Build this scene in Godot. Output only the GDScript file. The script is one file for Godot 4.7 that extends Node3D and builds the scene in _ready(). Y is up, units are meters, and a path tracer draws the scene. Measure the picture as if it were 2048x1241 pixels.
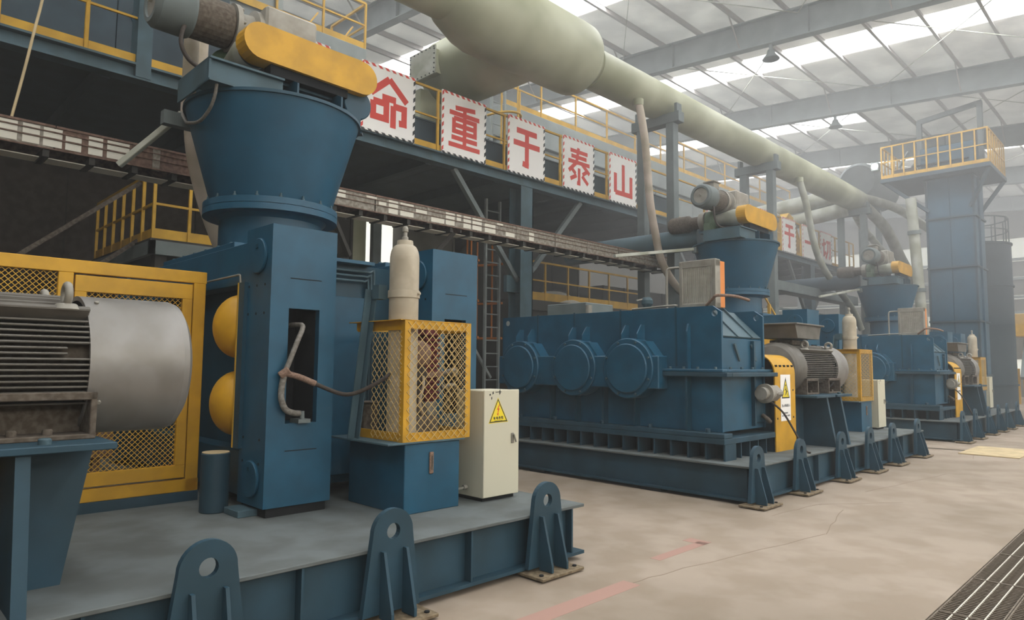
extends Node3D
# Fertiliser granulation hall: three roller presses in a row, a gallery with slogan boards, a dust duct, a lift tower.
# x runs along the row of machines, -z towards the gallery, y up, metres. Shapes are written in hall coordinates; each thing's
# node stands at the thing's base and OFF takes that base off again.

var st: SurfaceTool
var OFF := Vector3.ZERO
var M := {}
var used := {}
var rng := RandomNumberGenerator.new()
const PITCH2 := Vector3(10.1, 0, 0)
const PITCH3 := Vector3(20.0, 0, 0)

# ---------------------------------------------------------------- helpers
func numbered(n: String) -> String:
	if not used.has(n):
		used[n] = 0
		return n
	used[n] += 1
	return "%s_%03d" % [n, used[n]]

func thing(called: String, label: String, category: String, at := Vector3.ZERO, group := "") -> Node3D:
	var o := Node3D.new()
	o.name = numbered(called)
	add_child(o, true)
	o.position = at
	o.set_meta("label", label)
	o.set_meta("category", category)
	if group: o.set_meta("group", group)
	OFF = at
	return o

func setting(called: String, at := Vector3.ZERO) -> Node3D:
	var o := Node3D.new()
	o.name = called
	add_child(o, true)
	o.position = at
	o.set_meta("kind", "structure")
	OFF = at
	return o

func S() -> void:
	st = SurfaceTool.new()
	st.begin(Mesh.PRIMITIVE_TRIANGLES)

func put(called: String, m: Material, parent: Node, label := "", kind := "") -> MeshInstance3D:
	var o := MeshInstance3D.new()
	o.name = called
	o.mesh = st.commit()
	o.material_override = m
	parent.add_child(o, true)
	if label: o.set_meta("label", label)
	if kind: o.set_meta("kind", kind)
	return o

func dup(root: Node3D, delta: Vector3, label := "", group := "") -> Node3D:
	var r: Node3D = root.duplicate()
	var base := String(root.name)
	var cut := base.rfind("_0")
	if cut > 0 and base.substr(cut + 1).is_valid_int(): base = base.substr(0, cut)
	r.name = numbered(base)
	add_child(r, true)
	r.position = root.position + delta
	if label: r.set_meta("label", label)
	if group: r.set_meta("group", group)
	return r

func tri(a: Vector3, b: Vector3, c: Vector3, na: Vector3, nb: Vector3, nc: Vector3) -> void:
	st.set_normal(na); st.add_vertex(a - OFF)
	st.set_normal(nc); st.add_vertex(c - OFF)
	st.set_normal(nb); st.add_vertex(b - OFF)

func quad(a: Vector3, b: Vector3, c: Vector3, d: Vector3) -> void:
	var n := (c - a).cross(d - b).normalized()
	tri(a, b, c, n, n, n)
	tri(a, c, d, n, n, n)

func flat3(a: Vector3, b: Vector3, c: Vector3) -> void:
	var n := (b - a).cross(c - a).normalized()
	tri(a, b, c, n, n, n)

func obox(t: Transform3D, s: Vector3, bev := 0.0) -> void:
	var h := s * 0.5
	var b: float = minf(bev, minf(h.x, minf(h.y, h.z)) * 0.8)
	for ax in 3:
		var u := (ax + 1) % 3
		var v := (ax + 2) % 3
		for sg in [-1.0, 1.0]:
			var p: Array[Vector3] = []
			for k in [[-1, -1], [1, -1], [1, 1], [-1, 1]]:
				var q := Vector3.ZERO
				q[ax] = h[ax] * sg
				q[u] = (h[u] - b) * k[0]
				q[v] = (h[v] - b) * k[1]
				p.append(t * q)
			if sg > 0: quad(p[0], p[1], p[2], p[3])
			else: quad(p[3], p[2], p[1], p[0])
	if b <= 0.0: return
	for ax in 3:
		var u := (ax + 1) % 3
		var v := (ax + 2) % 3
		for su in [-1.0, 1.0]:
			for sv in [-1.0, 1.0]:
				var p: Array[Vector3] = []
				for k in [[-1, 0], [1, 0], [1, 1], [-1, 1]]:
					var q := Vector3.ZERO
					q[ax] = (h[ax] - b) * k[0]
					q[u] = su * (h[u] - (b if k[1] else 0.0))
					q[v] = sv * (h[v] - (0.0 if k[1] else b))
					p.append(t * q)
				if su * sv > 0: quad(p[0], p[1], p[2], p[3])
				else: quad(p[3], p[2], p[1], p[0])
	for sx in [-1.0, 1.0]:
		for sy in [-1.0, 1.0]:
			for sz in [-1.0, 1.0]:
				var g := Vector3(sx, sy, sz)
				var a := t * (g * Vector3(h.x, h.y - b, h.z - b))
				var c := t * (g * Vector3(h.x - b, h.y, h.z - b))
				var d := t * (g * Vector3(h.x - b, h.y - b, h.z))
				if sx * sy * sz > 0: flat3(a, c, d)
				else: flat3(a, d, c)

# a box from corner to corner
func box(x0: float, x1: float, y0: float, y1: float, z0: float, z1: float, bev := 0.0) -> void:
	obox(Transform3D(Basis(), Vector3((x0 + x1) / 2, (y0 + y1) / 2, (z0 + z1) / 2)), Vector3(absf(x1 - x0), absf(y1 - y0), absf(z1 - z0)), bev)

func along(a: Vector3, b: Vector3, up := Vector3.UP) -> Transform3D:
	var y := (b - a).normalized()
	var r := up if absf(y.dot(up)) < 0.97 else Vector3.RIGHT
	var x := y.cross(r).normalized()
	var z := x.cross(y).normalized()
	return Transform3D(Basis(x, y, z), a)

# a bar of section w by d from a to b
func bar(a: Vector3, b: Vector3, w: float, d: float, bev := 0.0, up := Vector3.UP) -> void:
	var t := along(a, b, up)
	t.origin = (a + b) / 2
	obox(t, Vector3(w, a.distance_to(b), d), bev)

func lathe(t: Transform3D, prof: Array, n := 20, smooth := false) -> void:
	# prof: [radius, height] pairs from bottom to top along the local y axis
	var k := prof.size()
	var nr: Array[Vector2] = []
	for i in k - 1:
		var d := Vector2(prof[i + 1][0] - prof[i][0], prof[i + 1][1] - prof[i][1])
		nr.append(Vector2(d.y, -d.x).normalized())
	for i in k - 1:
		var n0 := nr[i]
		var n1 := nr[i]
		if smooth:
			if i > 0: n0 = (nr[i - 1] + nr[i]).normalized()
			if i < k - 2: n1 = (nr[i] + nr[i + 1]).normalized()
		var r0: float = prof[i][0]
		var r1: float = prof[i + 1][0]
		for j in n:
			var a0 := TAU * j / n
			var a1 := TAU * (j + 1) / n
			var c0 := Vector3(cos(a0), 0, sin(a0))
			var c1 := Vector3(cos(a1), 0, sin(a1))
			var up := Vector3.UP
			var p00: Vector3 = t * (c0 * r0 + up * prof[i][1])
			var p01: Vector3 = t * (c1 * r0 + up * prof[i][1])
			var p10: Vector3 = t * (c0 * r1 + up * prof[i + 1][1])
			var p11: Vector3 = t * (c1 * r1 + up * prof[i + 1][1])
			var m00: Vector3 = t.basis * (c0 * n0.x + up * n0.y)
			var m01: Vector3 = t.basis * (c1 * n0.x + up * n0.y)
			var m10: Vector3 = t.basis * (c0 * n1.x + up * n1.y)
			var m11: Vector3 = t.basis * (c1 * n1.x + up * n1.y)
			if r0 > 1e-5: tri(p00, p11, p01, m00, m11, m01)
			if r1 > 1e-5: tri(p00, p10, p11, m00, m10, m11)

func cyl(a: Vector3, b: Vector3, r0: float, r1 := -1.0, n := 20, bev := 0.0) -> void:
	if r1 < 0: r1 = r0
	var l := a.distance_to(b)
	if bev > 0: lathe(along(a, b), [[0, 0], [r0 - bev, 0], [r0, bev], [r1, l - bev], [r1 - bev, l], [0, l]], n)
	else: lathe(along(a, b), [[0, 0], [r0, 0], [r1, l], [0, l]], n)

func smooth_path(pts: Array, sub := 5) -> Array:
	var out := []
	for i in pts.size() - 1:
		var p0: Vector3 = pts[maxi(i - 1, 0)]
		var p1: Vector3 = pts[i]
		var p2: Vector3 = pts[i + 1]
		var p3: Vector3 = pts[mini(i + 2, pts.size() - 1)]
		for k in sub: out.append(p1.cubic_interpolate(p2, p0, p3, float(k) / sub))
	out.append(pts[-1])
	return out

func tube(pts: Array, r: float, n := 10, sub := 5) -> void:
	var p: Array = smooth_path(pts, sub) if sub > 1 else pts
	var rings := []
	var d0: Vector3 = (p[1] - p[0]).normalized()
	var x := d0.cross(Vector3.UP if absf(d0.y) < 0.9 else Vector3.RIGHT).normalized()
	for i in p.size():
		var d: Vector3 = (p[mini(i + 1, p.size() - 1)] - p[maxi(i - 1, 0)]).normalized()
		x = (x - d * x.dot(d)).normalized()
		var y := d.cross(x)
		var ring := []
		for j in n: ring.append(x * cos(TAU * j / n) + y * sin(TAU * j / n))
		rings.append(ring)
	for i in p.size() - 1:
		for j in n:
			var k := (j + 1) % n
			var a: Vector3 = rings[i][j]
			var b: Vector3 = rings[i][k]
			var c: Vector3 = rings[i + 1][k]
			var e: Vector3 = rings[i + 1][j]
			tri(p[i] + a * r, p[i] + b * r, p[i + 1] + c * r, a, b, c)
			tri(p[i] + a * r, p[i + 1] + c * r, p[i + 1] + e * r, a, c, e)
	for e in [0, p.size() - 1]:
		var d: Vector3 = (p[0] - p[1]).normalized() if e == 0 else (p[-1] - p[-2]).normalized()
		for j in n:
			var a: Vector3 = p[e] + rings[e][j] * r
			var b: Vector3 = p[e] + rings[e][(j + 1) % n] * r
			if e == 0: tri(p[e], b, a, d, d, d)
			else: tri(p[e], a, b, d, d, d)

# polygon (local xy, any turn) pushed from local z = 0 to d
func prism(t: Transform3D, poly: PackedVector2Array, d: float) -> void:
	if Geometry2D.is_polygon_clockwise(poly): poly.reverse()
	if d < 0:
		t = t * Transform3D(Basis(), Vector3(0, 0, d))
		d = -d
	var ix := Geometry2D.triangulate_polygon(poly)
	var f := t.basis.z.normalized()
	for i in range(0, ix.size(), 3):
		var q := [poly[ix[i]], poly[ix[i + 1]], poly[ix[i + 2]]]
		if (q[1] - q[0]).cross(q[2] - q[0]) < 0: q = [q[0], q[2], q[1]]
		var a := t * Vector3(q[0].x, q[0].y, d)
		var b := t * Vector3(q[1].x, q[1].y, d)
		var c := t * Vector3(q[2].x, q[2].y, d)
		tri(a, b, c, f, f, f)
		a = t * Vector3(q[0].x, q[0].y, 0)
		b = t * Vector3(q[1].x, q[1].y, 0)
		c = t * Vector3(q[2].x, q[2].y, 0)
		tri(a, c, b, -f, -f, -f)
	for i in poly.size():
		var p := poly[i]
		var q := poly[(i + 1) % poly.size()]
		quad(t * Vector3(p.x, p.y, 0), t * Vector3(q.x, q.y, 0), t * Vector3(q.x, q.y, d), t * Vector3(p.x, p.y, d))

func circle(c: Vector2, r: float, n := 20) -> PackedVector2Array:
	var a := PackedVector2Array()
	for i in n: a.append(c + Vector2(cos(TAU * i / n), sin(TAU * i / n)) * r)
	return a

func rect(x0: float, y0: float, x1: float, y1: float) -> PackedVector2Array:
	return PackedVector2Array([Vector2(x0, y0), Vector2(x1, y0), Vector2(x1, y1), Vector2(x0, y1)])

# a plate with one opening: cut in two at the opening's middle, each half less the opening
func prism_hole(t: Transform3D, poly: PackedVector2Array, hole: PackedVector2Array, d: float) -> void:
	var c := Vector2.ZERO
	for p in hole: c += p / hole.size()
	for half in [rect(-99, -99, c.x, 99), rect(c.x, -99, 99, 99)]:
		for piece in Geometry2D.intersect_polygons(poly, half):
			for cut in Geometry2D.clip_polygons(piece, hole):
				prism(t, cut, d)

# frames: local x,y,z -> hall
func F_xy(at: Vector3) -> Transform3D: return Transform3D(Basis(), at)                                        # polygon seen from +z
func F_zy(at: Vector3) -> Transform3D: return Transform3D(Basis(Vector3.BACK, Vector3.UP, Vector3.LEFT), at)   # polygon x = hall z, depth towards -x
func F_xz(at: Vector3) -> Transform3D: return Transform3D(Basis(Vector3.RIGHT, Vector3.FORWARD, Vector3.UP), at) # polygon y = hall -z, depth up

func hexbolt(p: Vector3, axis: Vector3, r: float, l: float) -> void:
	lathe(along(p, p + axis), [[r, 0], [r, l * 0.8], [r * 0.8, l], [0, l]], 6)

# diamond wire mesh in the rectangle o, o+u, o+u+v, o+v
func wires(o: Vector3, u: Vector3, v: Vector3, a: float, b: float, r: float, thick := 0.0) -> void:
	var w := u.length()
	var h := v.length()
	var un := u / w
	var vn := v / h
	var nn := un.cross(vn)
	for s in [1.0, -1.0]:
		var k: float = a / b * s
		var u0: float = -h * a / b if s > 0 else 0.0
		u0 = floorf(u0 / (2 * a)) * 2 * a + a
		var u_end: float = w if s > 0 else w + h * a / b
		while u0 < u_end:
			var v0: float = clampf(-u0 / k if s > 0 else (u0 - w) / -k, 0, h)
			var v1: float = clampf((w - u0) / k if s > 0 else u0 / -k, 0, h)
			if v1 - v0 > 0.01:
				var p: Vector3 = o + un * (u0 + k * v0) + vn * v0 + nn * s * r * 0.5
				var q: Vector3 = o + un * (u0 + k * v1) + vn * v1 + nn * s * r * 0.5
				bar(p, q, r * 2, r * 2 if thick == 0.0 else thick, 0.0, nn)
			u0 += 2 * a

func noise_tex(seed_: int, freq: float, lo: Color, hi: Color, size := 512, octaves := 4, cut0 := 0.25, cut1 := 0.75) -> NoiseTexture2D:
	var f := FastNoiseLite.new()
	f.seed = seed_
	f.noise_type = FastNoiseLite.TYPE_SIMPLEX_SMOOTH
	f.frequency = freq
	f.fractal_octaves = octaves
	var g := Gradient.new()
	g.offsets = PackedFloat32Array([cut0, cut1])
	g.colors = PackedColorArray([lo, hi])
	var t := NoiseTexture2D.new()
	t.width = size
	t.height = size
	t.seamless = true
	t.noise = f
	t.color_ramp = g
	return t

func mat(called: String, c: Color, rough := 0.6, metal := 0.0, tex: Texture2D = null, scale_ := 0.5, spec := 0.5) -> StandardMaterial3D:
	var m := StandardMaterial3D.new()
	m.resource_name = called
	m.albedo_color = c
	m.roughness = rough
	m.metallic = metal
	m.metallic_specular = spec
	if tex:
		m.albedo_texture = tex
		m.uv1_triplanar = true
		m.uv1_scale = Vector3.ONE * scale_
	M[called] = m
	return m

func C(r: int, g: int, b: int) -> Color: return Color8(r, g, b)

func materials() -> void:
	var worn := noise_tex(3, 0.012, Color(0.90, 0.90, 0.90), Color(1, 1, 1), 512, 5)
	var dusty := noise_tex(7, 0.008, Color(0.88, 0.87, 0.85), Color(1, 1, 1), 512, 5)
	var grime := noise_tex(11, 0.03, Color(0.78, 0.75, 0.72), Color(1, 1, 1), 512, 6, 0.25, 0.75)
	var mottled := noise_tex(17, 0.006, Color(0.80, 0.80, 0.74), Color(1, 1, 1), 512, 4)
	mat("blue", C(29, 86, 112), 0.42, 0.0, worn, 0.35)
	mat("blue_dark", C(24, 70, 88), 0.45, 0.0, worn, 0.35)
	mat("base_blue", C(38, 72, 88), 0.6, 0.0, dusty, 0.4)
	mat("deck", C(104, 110, 109), 0.85, 0.0, dusty, 0.5)
	mat("steel_blue", C(72, 98, 108), 0.6, 0.0, dusty, 0.4)
	mat("steel_grey", C(112, 120, 118), 0.7, 0.0, worn, 0.3)
	mat("yellow", C(214, 160, 28), 0.5, 0.0, worn, 0.4)
	mat("yellow_old", C(216, 168, 48), 0.65, 0.0, dusty, 0.4)
	mat("mesh_wire", C(200, 170, 108), 0.6)
	mat("motor_grey", C(112, 107, 99), 0.5, 0.2, dusty, 0.8)
	mat("cover_grey", C(150, 146, 141), 0.42, 0.45, dusty, 0.6)
	mat("grime", C(106, 96, 84), 0.85, 0.0, grime, 1.2)
	mat("silver", C(160, 155, 144), 0.5, 0.2, dusty, 0.8)
	mat("cabinet", C(206, 200, 176), 0.5)
	mat("bottle", C(196, 184, 162), 0.5, 0.1, dusty, 0.9)
	mat("duct", C(180, 180, 152), 0.55, 0.0, mottled, 0.16)
	mat("pale_pipe", C(196, 180, 164), 0.65, 0.0, mottled, 0.5)
	mat("pale_grey", C(186, 186, 174), 0.65, 0.0, mottled, 0.5)
	mat("casing", C(152, 158, 154), 0.7, 0.0, worn, 0.25)
	mat("panel_blue", C(58, 76, 86), 0.65, 0.0, worn, 0.3)
	mat("dark", C(22, 24, 26), 0.9)
	mat("rubber", C(72, 62, 54), 0.7, 0.0, grime, 2.0)
	mat("hose_grey", C(136, 132, 124), 0.6, 0.0, grime, 2.0)
	mat("rust_tape", C(150, 122, 104), 0.8, 0.0, grime, 3.0)
	mat("sign_white", C(248, 244, 238), 0.5)
	mat("sign_red", C(216, 66, 52), 0.55)
	mat("sign_black", C(40, 40, 40), 0.6)
	mat("sign_yellow", C(240, 214, 40), 0.45)
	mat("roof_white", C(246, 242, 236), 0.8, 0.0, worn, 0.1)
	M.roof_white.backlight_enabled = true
	M.roof_white.backlight = Color(0.55, 0.55, 0.54)  # translucency added so the roof looks brighter from below
	mat("rafter", C(140, 148, 146), 0.7, 0.0, worn, 0.2)
	mat("purlin", C(160, 154, 148), 0.75)
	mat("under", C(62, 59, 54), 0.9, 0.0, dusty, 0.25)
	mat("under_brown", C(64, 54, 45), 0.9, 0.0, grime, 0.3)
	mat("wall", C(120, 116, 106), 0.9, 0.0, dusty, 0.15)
	mat("wall_white", C(232, 230, 222), 0.8)
	mat("tower", C(54, 90, 110), 0.55, 0.0, worn, 0.2)
	mat("silo", C(54, 72, 82), 0.6, 0.0, worn, 0.2)
	mat("tray_steel", C(150, 143, 130), 0.6, 0.1, grime, 0.8)
	mat("tray_pale", C(214, 208, 192), 0.6)
	mat("tray_rust", C(124, 98, 84), 0.85, 0.0, grime, 0.9)
	mat("orange", C(224, 136, 60), 0.6)
	mat("orange_old", C(190, 112, 40), 0.7)
	mat("fins", C(196, 190, 178), 0.6, 0.0, dusty, 1.0)
	mat("green", C(98, 122, 92), 0.6, 0.0, dusty, 1.0)
	mat("heap", C(206, 200, 186), 0.95)
	mat("grate", C(132, 120, 104), 0.75, 0.0, grime, 1.5)
	mat("pad", C(140, 124, 98), 0.9, 0.0, grime, 1.0)
	mat("crack", C(136, 120, 102), 0.95)
	mat("floor_red", C(170, 134, 120), 0.9)
	mat("timber", C(206, 184, 142), 0.85, 0.0, worn, 0.5)
	var conc := mat("concrete", C(166, 150, 133), 0.8, 0.0, noise_tex(23, 0.004, Color(0.90, 0.895, 0.88), Color(1, 1, 1), 1024, 6, 0.25, 0.75), 0.07)
	conc.uv1_world_triplanar = true
	conc.detail_enabled = true
	conc.detail_albedo = noise_tex(29, 0.02, Color(0.93, 0.92, 0.90), Color(1, 1, 1), 1024, 6, 0.3, 0.65)
	conc.detail_blend_mode = BaseMaterial3D.BLEND_MODE_MUL
	conc.detail_uv_layer = BaseMaterial3D.DETAIL_UV_1
	var glow := mat("skylight", C(240, 244, 246), 0.6)
	glow.emission_enabled = true
	glow.emission = C(250, 252, 255)
	glow.emission_energy_multiplier = SKY_GLOW
	var win := mat("window_glow", C(226, 226, 214), 0.6)
	win.emission_enabled = true
	win.emission = C(232, 232, 218)
	win.emission_energy_multiplier = 0.6
	var lamp := mat("lamp_glow", C(250, 250, 245), 0.6)
	lamp.emission_enabled = true
	lamp.emission = C(255, 252, 240)
	lamp.emission_energy_multiplier = 4.0

const SKY_GLOW := 3.0
const SKY_LIGHT := 2.2
const ROOF0 := 10.3      # underside of the rafters at z = 0
const SLOPE := 0.077     # the roof rises towards the gallery
func roof_y(z: float, above := 0.0) -> float: return ROOF0 + above - SLOPE * z
const X_RAFTER := [-18.6, -11.2, -3.7, 3.7, 10.96, 18.66, 25.9, 33.3, 40.7, 48.1]

func _ready() -> void:
	rng.seed = 5
	# camera
	var cam := Camera3D.new()
	cam.name = "camera"
	add_child(cam)
	cam.fov = 49.0300
	cam.near = 0.05
	cam.far = 200.0
	cam.rotation_order = EULER_ORDER_YXZ
	cam.position = Vector3(0, 1.6, 0)
	cam.rotation_degrees = Vector3(4.6215, -44.9579, 0.5247)
	cam.current = true
	# sky, haze, exposure
	var env := Environment.new()
	env.background_mode = Environment.BG_SKY
	var sky := Sky.new()
	var sm := ProceduralSkyMaterial.new()
	sm.sky_top_color = C(190, 205, 222)
	sm.sky_horizon_color = C(216, 220, 222)
	sm.ground_horizon_color = C(170, 168, 160)
	sm.ground_bottom_color = C(140, 136, 128)
	sm.sky_energy_multiplier = 3.2  # raised to shine through the roof sheets
	sky.sky_material = sm
	env.sky = sky
	env.tonemap_mode = Environment.TONE_MAPPER_LINEAR
	env.tonemap_exposure = 1.28
	env.sdfgi_enabled = true
	env.ssao_enabled = true
	env.ssil_enabled = true
	env.fog_enabled = true
	env.fog_light_color = C(240, 238, 232)
	env.fog_density = 0.005
	env.volumetric_fog_enabled = true
	env.volumetric_fog_density = 0.0
	var we := WorldEnvironment.new()
	we.name = "environment"
	we.environment = env
	add_child(we)
	# daylight from the roof strips
	for i in SKYLIGHTS.size():
		var l := AreaLight3D.new()
		l.name = "skylight_lamp"
		add_child(l, true)
		l.area_size = Vector2(1.5, SKYLIGHTS[i][3] - SKYLIGHTS[i][2])
		l.area_normalize_energy = false
		var zm: float = (SKYLIGHTS[i][2] + SKYLIGHTS[i][3]) / 2
		l.light_energy = SKY_LIGHT * SKYLIGHTS[i][1]
		l.light_color = C(246, 250, 255)
		l.area_range = 60.0
		l.area_attenuation = 2.0
		l.shadow_enabled = true
		l.transform = Transform3D(Basis(Vector3.RIGHT, Vector3(0, SLOPE, -1).normalized(), Vector3(0, 1, SLOPE).normalized()), Vector3(SKYLIGHTS[i][0], roof_y(zm, 1.0), zm))
	# fill light for an added window band in the wall behind the viewer
	var wb := AreaLight3D.new()
	wb.name = "window_band_light"
	add_child(wb)
	wb.area_size = Vector2(61.0, 3.1)
	wb.area_normalize_energy = false
	wb.light_energy = 0.8
	wb.light_color = C(252, 250, 244)
	wb.area_range = 80.0
	wb.area_attenuation = 2.0
	wb.shadow_enabled = true
	wb.position = Vector3(15, 7.2, 13.78)
	materials()
	shell()
	gallery()
	boards()
	duct()
	tray()
	bases()
	presses()
	hoppers()
	motors()
	gearboxes()
	power_packs()
	fences()
	back_stuff()
	tower_and_silo()
	small_things()
	# dust hanging under the roof and along the far half of the hall
	var banks := [[Vector3(27, 8.6, -8), Vector3(50, 11, 34), 0.018], [Vector3(32, 4.5, -8), Vector3(46, 12, 20), 0.007], [Vector3(14.5, 3.4, -11.2), Vector3(9, 5, 7), 0.05]]
	for b in banks:
		var fm := FogMaterial.new()
		fm.albedo = C(244, 242, 238)
		fm.density = b[2]
		var fv := FogVolume.new()
		fv.name = "dust_haze"
		fv.shape = RenderingServer.FOG_VOLUME_SHAPE_ELLIPSOID
		fv.position = b[0]
		fv.size = b[1]
		fv.material = fm
		fv.set_meta("kind", "stuff")
		fv.set_meta("label", ["pale dust haze hanging under the roof", "pale dust haze over the far machines", "dust haze behind the middle gearbox"][banks.find(b)])
		fv.set_meta("category", "haze")
		add_child(fv, true)

# middle x of each roof daylight strip, relative brightness
const SKYLIGHTS := [[-7.4, 0.3, -23.0, 13.0], [0.0, 0.5, -23.0, 13.0], [7.35, 0.9, -23.0, 13.0], [14.85, 1.1, -23.0, 13.0], [22.3, 1.3, -23.0, 13.0], [29.7, 1.2, -23.0, -9.2], [37.0, 1.2, -23.0, 13.0], [44.4, 1.0, -23.0, 13.0]]

# ---------------------------------------------------------------- the hall
func slab(x0: float, x1: float, z0: float, z1: float, above: float, thick: float) -> void:
	var a := PackedVector2Array([Vector2(z0, roof_y(z0, above)), Vector2(z1, roof_y(z1, above)), Vector2(z1, roof_y(z1, above + thick)), Vector2(z0, roof_y(z0, above + thick))])
	prism(F_zy(Vector3(x0, 0, 0)), a, x0 - x1)

func shell() -> void:
	var fl := setting("floor")
	S()
	box(-19.3, 50.3, -0.3, 0, -24.3, -1.3)
	box(-19.3, 50.3, -0.3, 0, -0.22, 14.3)
	box(-19.3, 2.0, -0.3, 0, -1.3, -0.22)
	box(30.0, 50.3, -0.3, 0, -1.3, -0.22)
	put("concrete_slab", M.concrete, fl)
	S()
	box(2, 30, -0.75, -0.7, -1.3, -0.22); box(2, 30, -0.7, -0.3, -1.35, -1.3); box(2, 30, -0.7, -0.3, -0.22, -0.17)
	put("trench_lining", M.dark, fl)
	# cracks and saw cuts in the slab, worn paint
	for c in [[4.9, -2.95, 6.9, -2.6], [4.1, -3.05, 4.9, -2.95], [6.9, -2.6, 8.2, -2.9], [7.3, -3.32, 8.4, -3.2], [8.3, -3.2, 9.2, -2.55], [9.6, -3.1, 12.2, -2.75], [14.6, -2.9, 17.0, -3.25], [15.5, -4.2, 17.2, -3.3]]:
		S()
		var a := Vector3(c[0], 0.0, c[1])
		var b := Vector3(c[2], 0.0, c[3])
		for k in 6:
			var p := a.lerp(b, k / 6.0) + Vector3(0, 0, 0.012 * sin(k * 2.3 + c[0]))
			var q := a.lerp(b, (k + 1) / 6.0) + Vector3(0, 0, 0.012 * sin((k + 1) * 2.3 + c[0]))
			bar(p, q, 0.008, 0.002)
		put("crack", M.crack, fl)
	for r in [[4.95, 5.75, -3.3, -3.2], [5.66, 5.8, -3.2, -3.42], [3.0, 4.3, -3.1, -2.95]]:
		S()
		box(r[0], r[1], -0.001, 0.0012, r[2], r[3])
		put("worn_paint_line", M.floor_red, fl)
	for w in [["wall_back", -19.3, 50.3, -24.3, -24.0], ["wall_front", -19.3, 50.3, 14.0, 14.3]]:
		var n := setting(w[0])
		S(); box(w[1], w[2], 0, 13.4, w[3], w[4]); put("wall_sheet", M.wall if w[0] == "wall_back" else M.wall_white, n)
		S(); box(w[1], w[2], 0, 3.2, w[3] + (0.3 if w[3] < 0 else -0.06), w[4] + (0.06 if w[3] < 0 else -0.3)); put("wall_dado", M.wall_white, n)
	var w1 := setting("window_1", Vector3(16.6, 4.6, -24))
	S(); box(15.2, 18.0, 4.6, 8.2, -24.0, -23.96); put("pane", M.window_glow, w1)  # glowing pane added for a bright patch of white wall
	S(); box(15.1, 18.1, 4.5, 4.6, -24, -23.9); box(15.1, 18.1, 8.2, 8.3, -24, -23.9); box(15.1, 15.2, 4.6, 8.2, -24, -23.9); box(18.0, 18.1, 4.6, 8.2, -24, -23.9); put("window_frame", M.steel_grey, w1)
	var d1 := setting("door_1", Vector3(22, 0, -24))
	S(); box(20.8, 24.2, 0.0, 2.6, -23.7, -23.64); put("window_pane", M.window_glow, d1)  # added glowing sheet standing in for lit white wall near the floor
	S(); box(20.6, 20.8, 0, 2.7, -23.74, -23.6); box(24.2, 24.4, 0, 2.7, -23.74, -23.6); put("door_frame", M.steel_grey, d1)
	var w2 := setting("window_2", Vector3(15, 5.6, 14))
	S(); box(-16, 46, 5.6, 8.8, 13.9, 13.94); put("window_band", M.window_glow, w2)  # unseen glowing band added to light the front faces
	S()
	for k in 21: box(-16.05 + k * 3.1, -15.95 + k * 3.1, 5.5, 8.9, 13.82, 13.9)
	box(-16, 46, 5.5, 5.6, 13.82, 13.9); box(-16, 46, 8.8, 8.9, 13.82, 13.9)
	put("window_frame", M.steel_grey, w2)
	var wl := setting("wall_left")
	S(); box(-19.3, -19.0, 0, 13.4, -24, 14); put("wall_sheet", M.wall, wl)
	var wr := setting("wall_right")
	S()
	for b in [[0, 1.2], [2.2, 4.3], [5.0, 5.75], [6.0, 6.9], [7.1, 8.0], [9.4, 13.4]]:
		box(49.4, 49.7, b[0], b[1], -24, 14)
	put("wall_sheet", M.wall, wr)
	S()
	for y in [4.9, 5.8, 6.9, 8.05]: box(49.2, 49.4, y, y + 0.14, -24, 14)
	for z in [-20.0, -14.0, -8.6, -2.6, 3.4, 9.4]: box(49.0, 49.3, 0, 11, z, z + 0.3)
	put("girt", M.rafter, wr)
	for b in [[1.2, 2.2], [4.3, 5.0], [5.75, 6.0], [6.9, 7.1], [8.0, 9.4]]:
		S(); box(49.5, 49.6, b[0], b[1], -24, 14); put("window_strip", M.window_glow, wr)
	# roof
	var ce := setting("ceiling")
	var z0 := -24.3
	var z1 := 14.3
	for i in SKYLIGHTS.size() + 1:
		var xa: float = -19.3 if i == 0 else SKYLIGHTS[i - 1][0] + 0.75
		var xb: float = 50.3 if i == SKYLIGHTS.size() else SKYLIGHTS[i][0] - 0.75
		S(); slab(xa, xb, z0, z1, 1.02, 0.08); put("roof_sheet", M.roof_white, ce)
	for s in SKYLIGHTS:
		S(); slab(s[0] - 0.76, s[0] + 0.76, s[2], s[3], 1.05, 0.03); put("skylight_sheet", M.skylight, ce)
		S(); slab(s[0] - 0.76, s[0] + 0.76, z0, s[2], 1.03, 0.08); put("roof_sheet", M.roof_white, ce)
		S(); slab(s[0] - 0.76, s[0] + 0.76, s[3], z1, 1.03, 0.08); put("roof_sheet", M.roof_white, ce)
	for x in X_RAFTER:
		S()
		slab(x - 0.012, x + 0.012, z0, z1, 0.0, 0.8)
		slab(x - 0.14, x + 0.14, z0, z1, -0.02, 0.03)
		slab(x - 0.14, x + 0.14, z0, z1, 0.79, 0.03)
		for k in 8: slab(x - 0.12, x + 0.12, -20.0 + k * 4.3, -19.98 + k * 4.3, 0.0, 0.8)
		put("rafter", M.rafter, ce)
	for k in 27:
		var z := -22.8 + k * 1.37
		S()
		box(-19.2, 50.2, roof_y(z, 0.82), roof_y(z, 1.02), z - 0.012, z + 0.012)
		box(-19.2, 50.2, roof_y(z, 0.82), roof_y(z, 0.835), z - 0.012, z + 0.07)
		box(-19.2, 50.2, roof_y(z, 1.005), roof_y(z, 1.02), z - 0.07, z + 0.012)
		put("purlin", M.purlin, ce)
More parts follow.
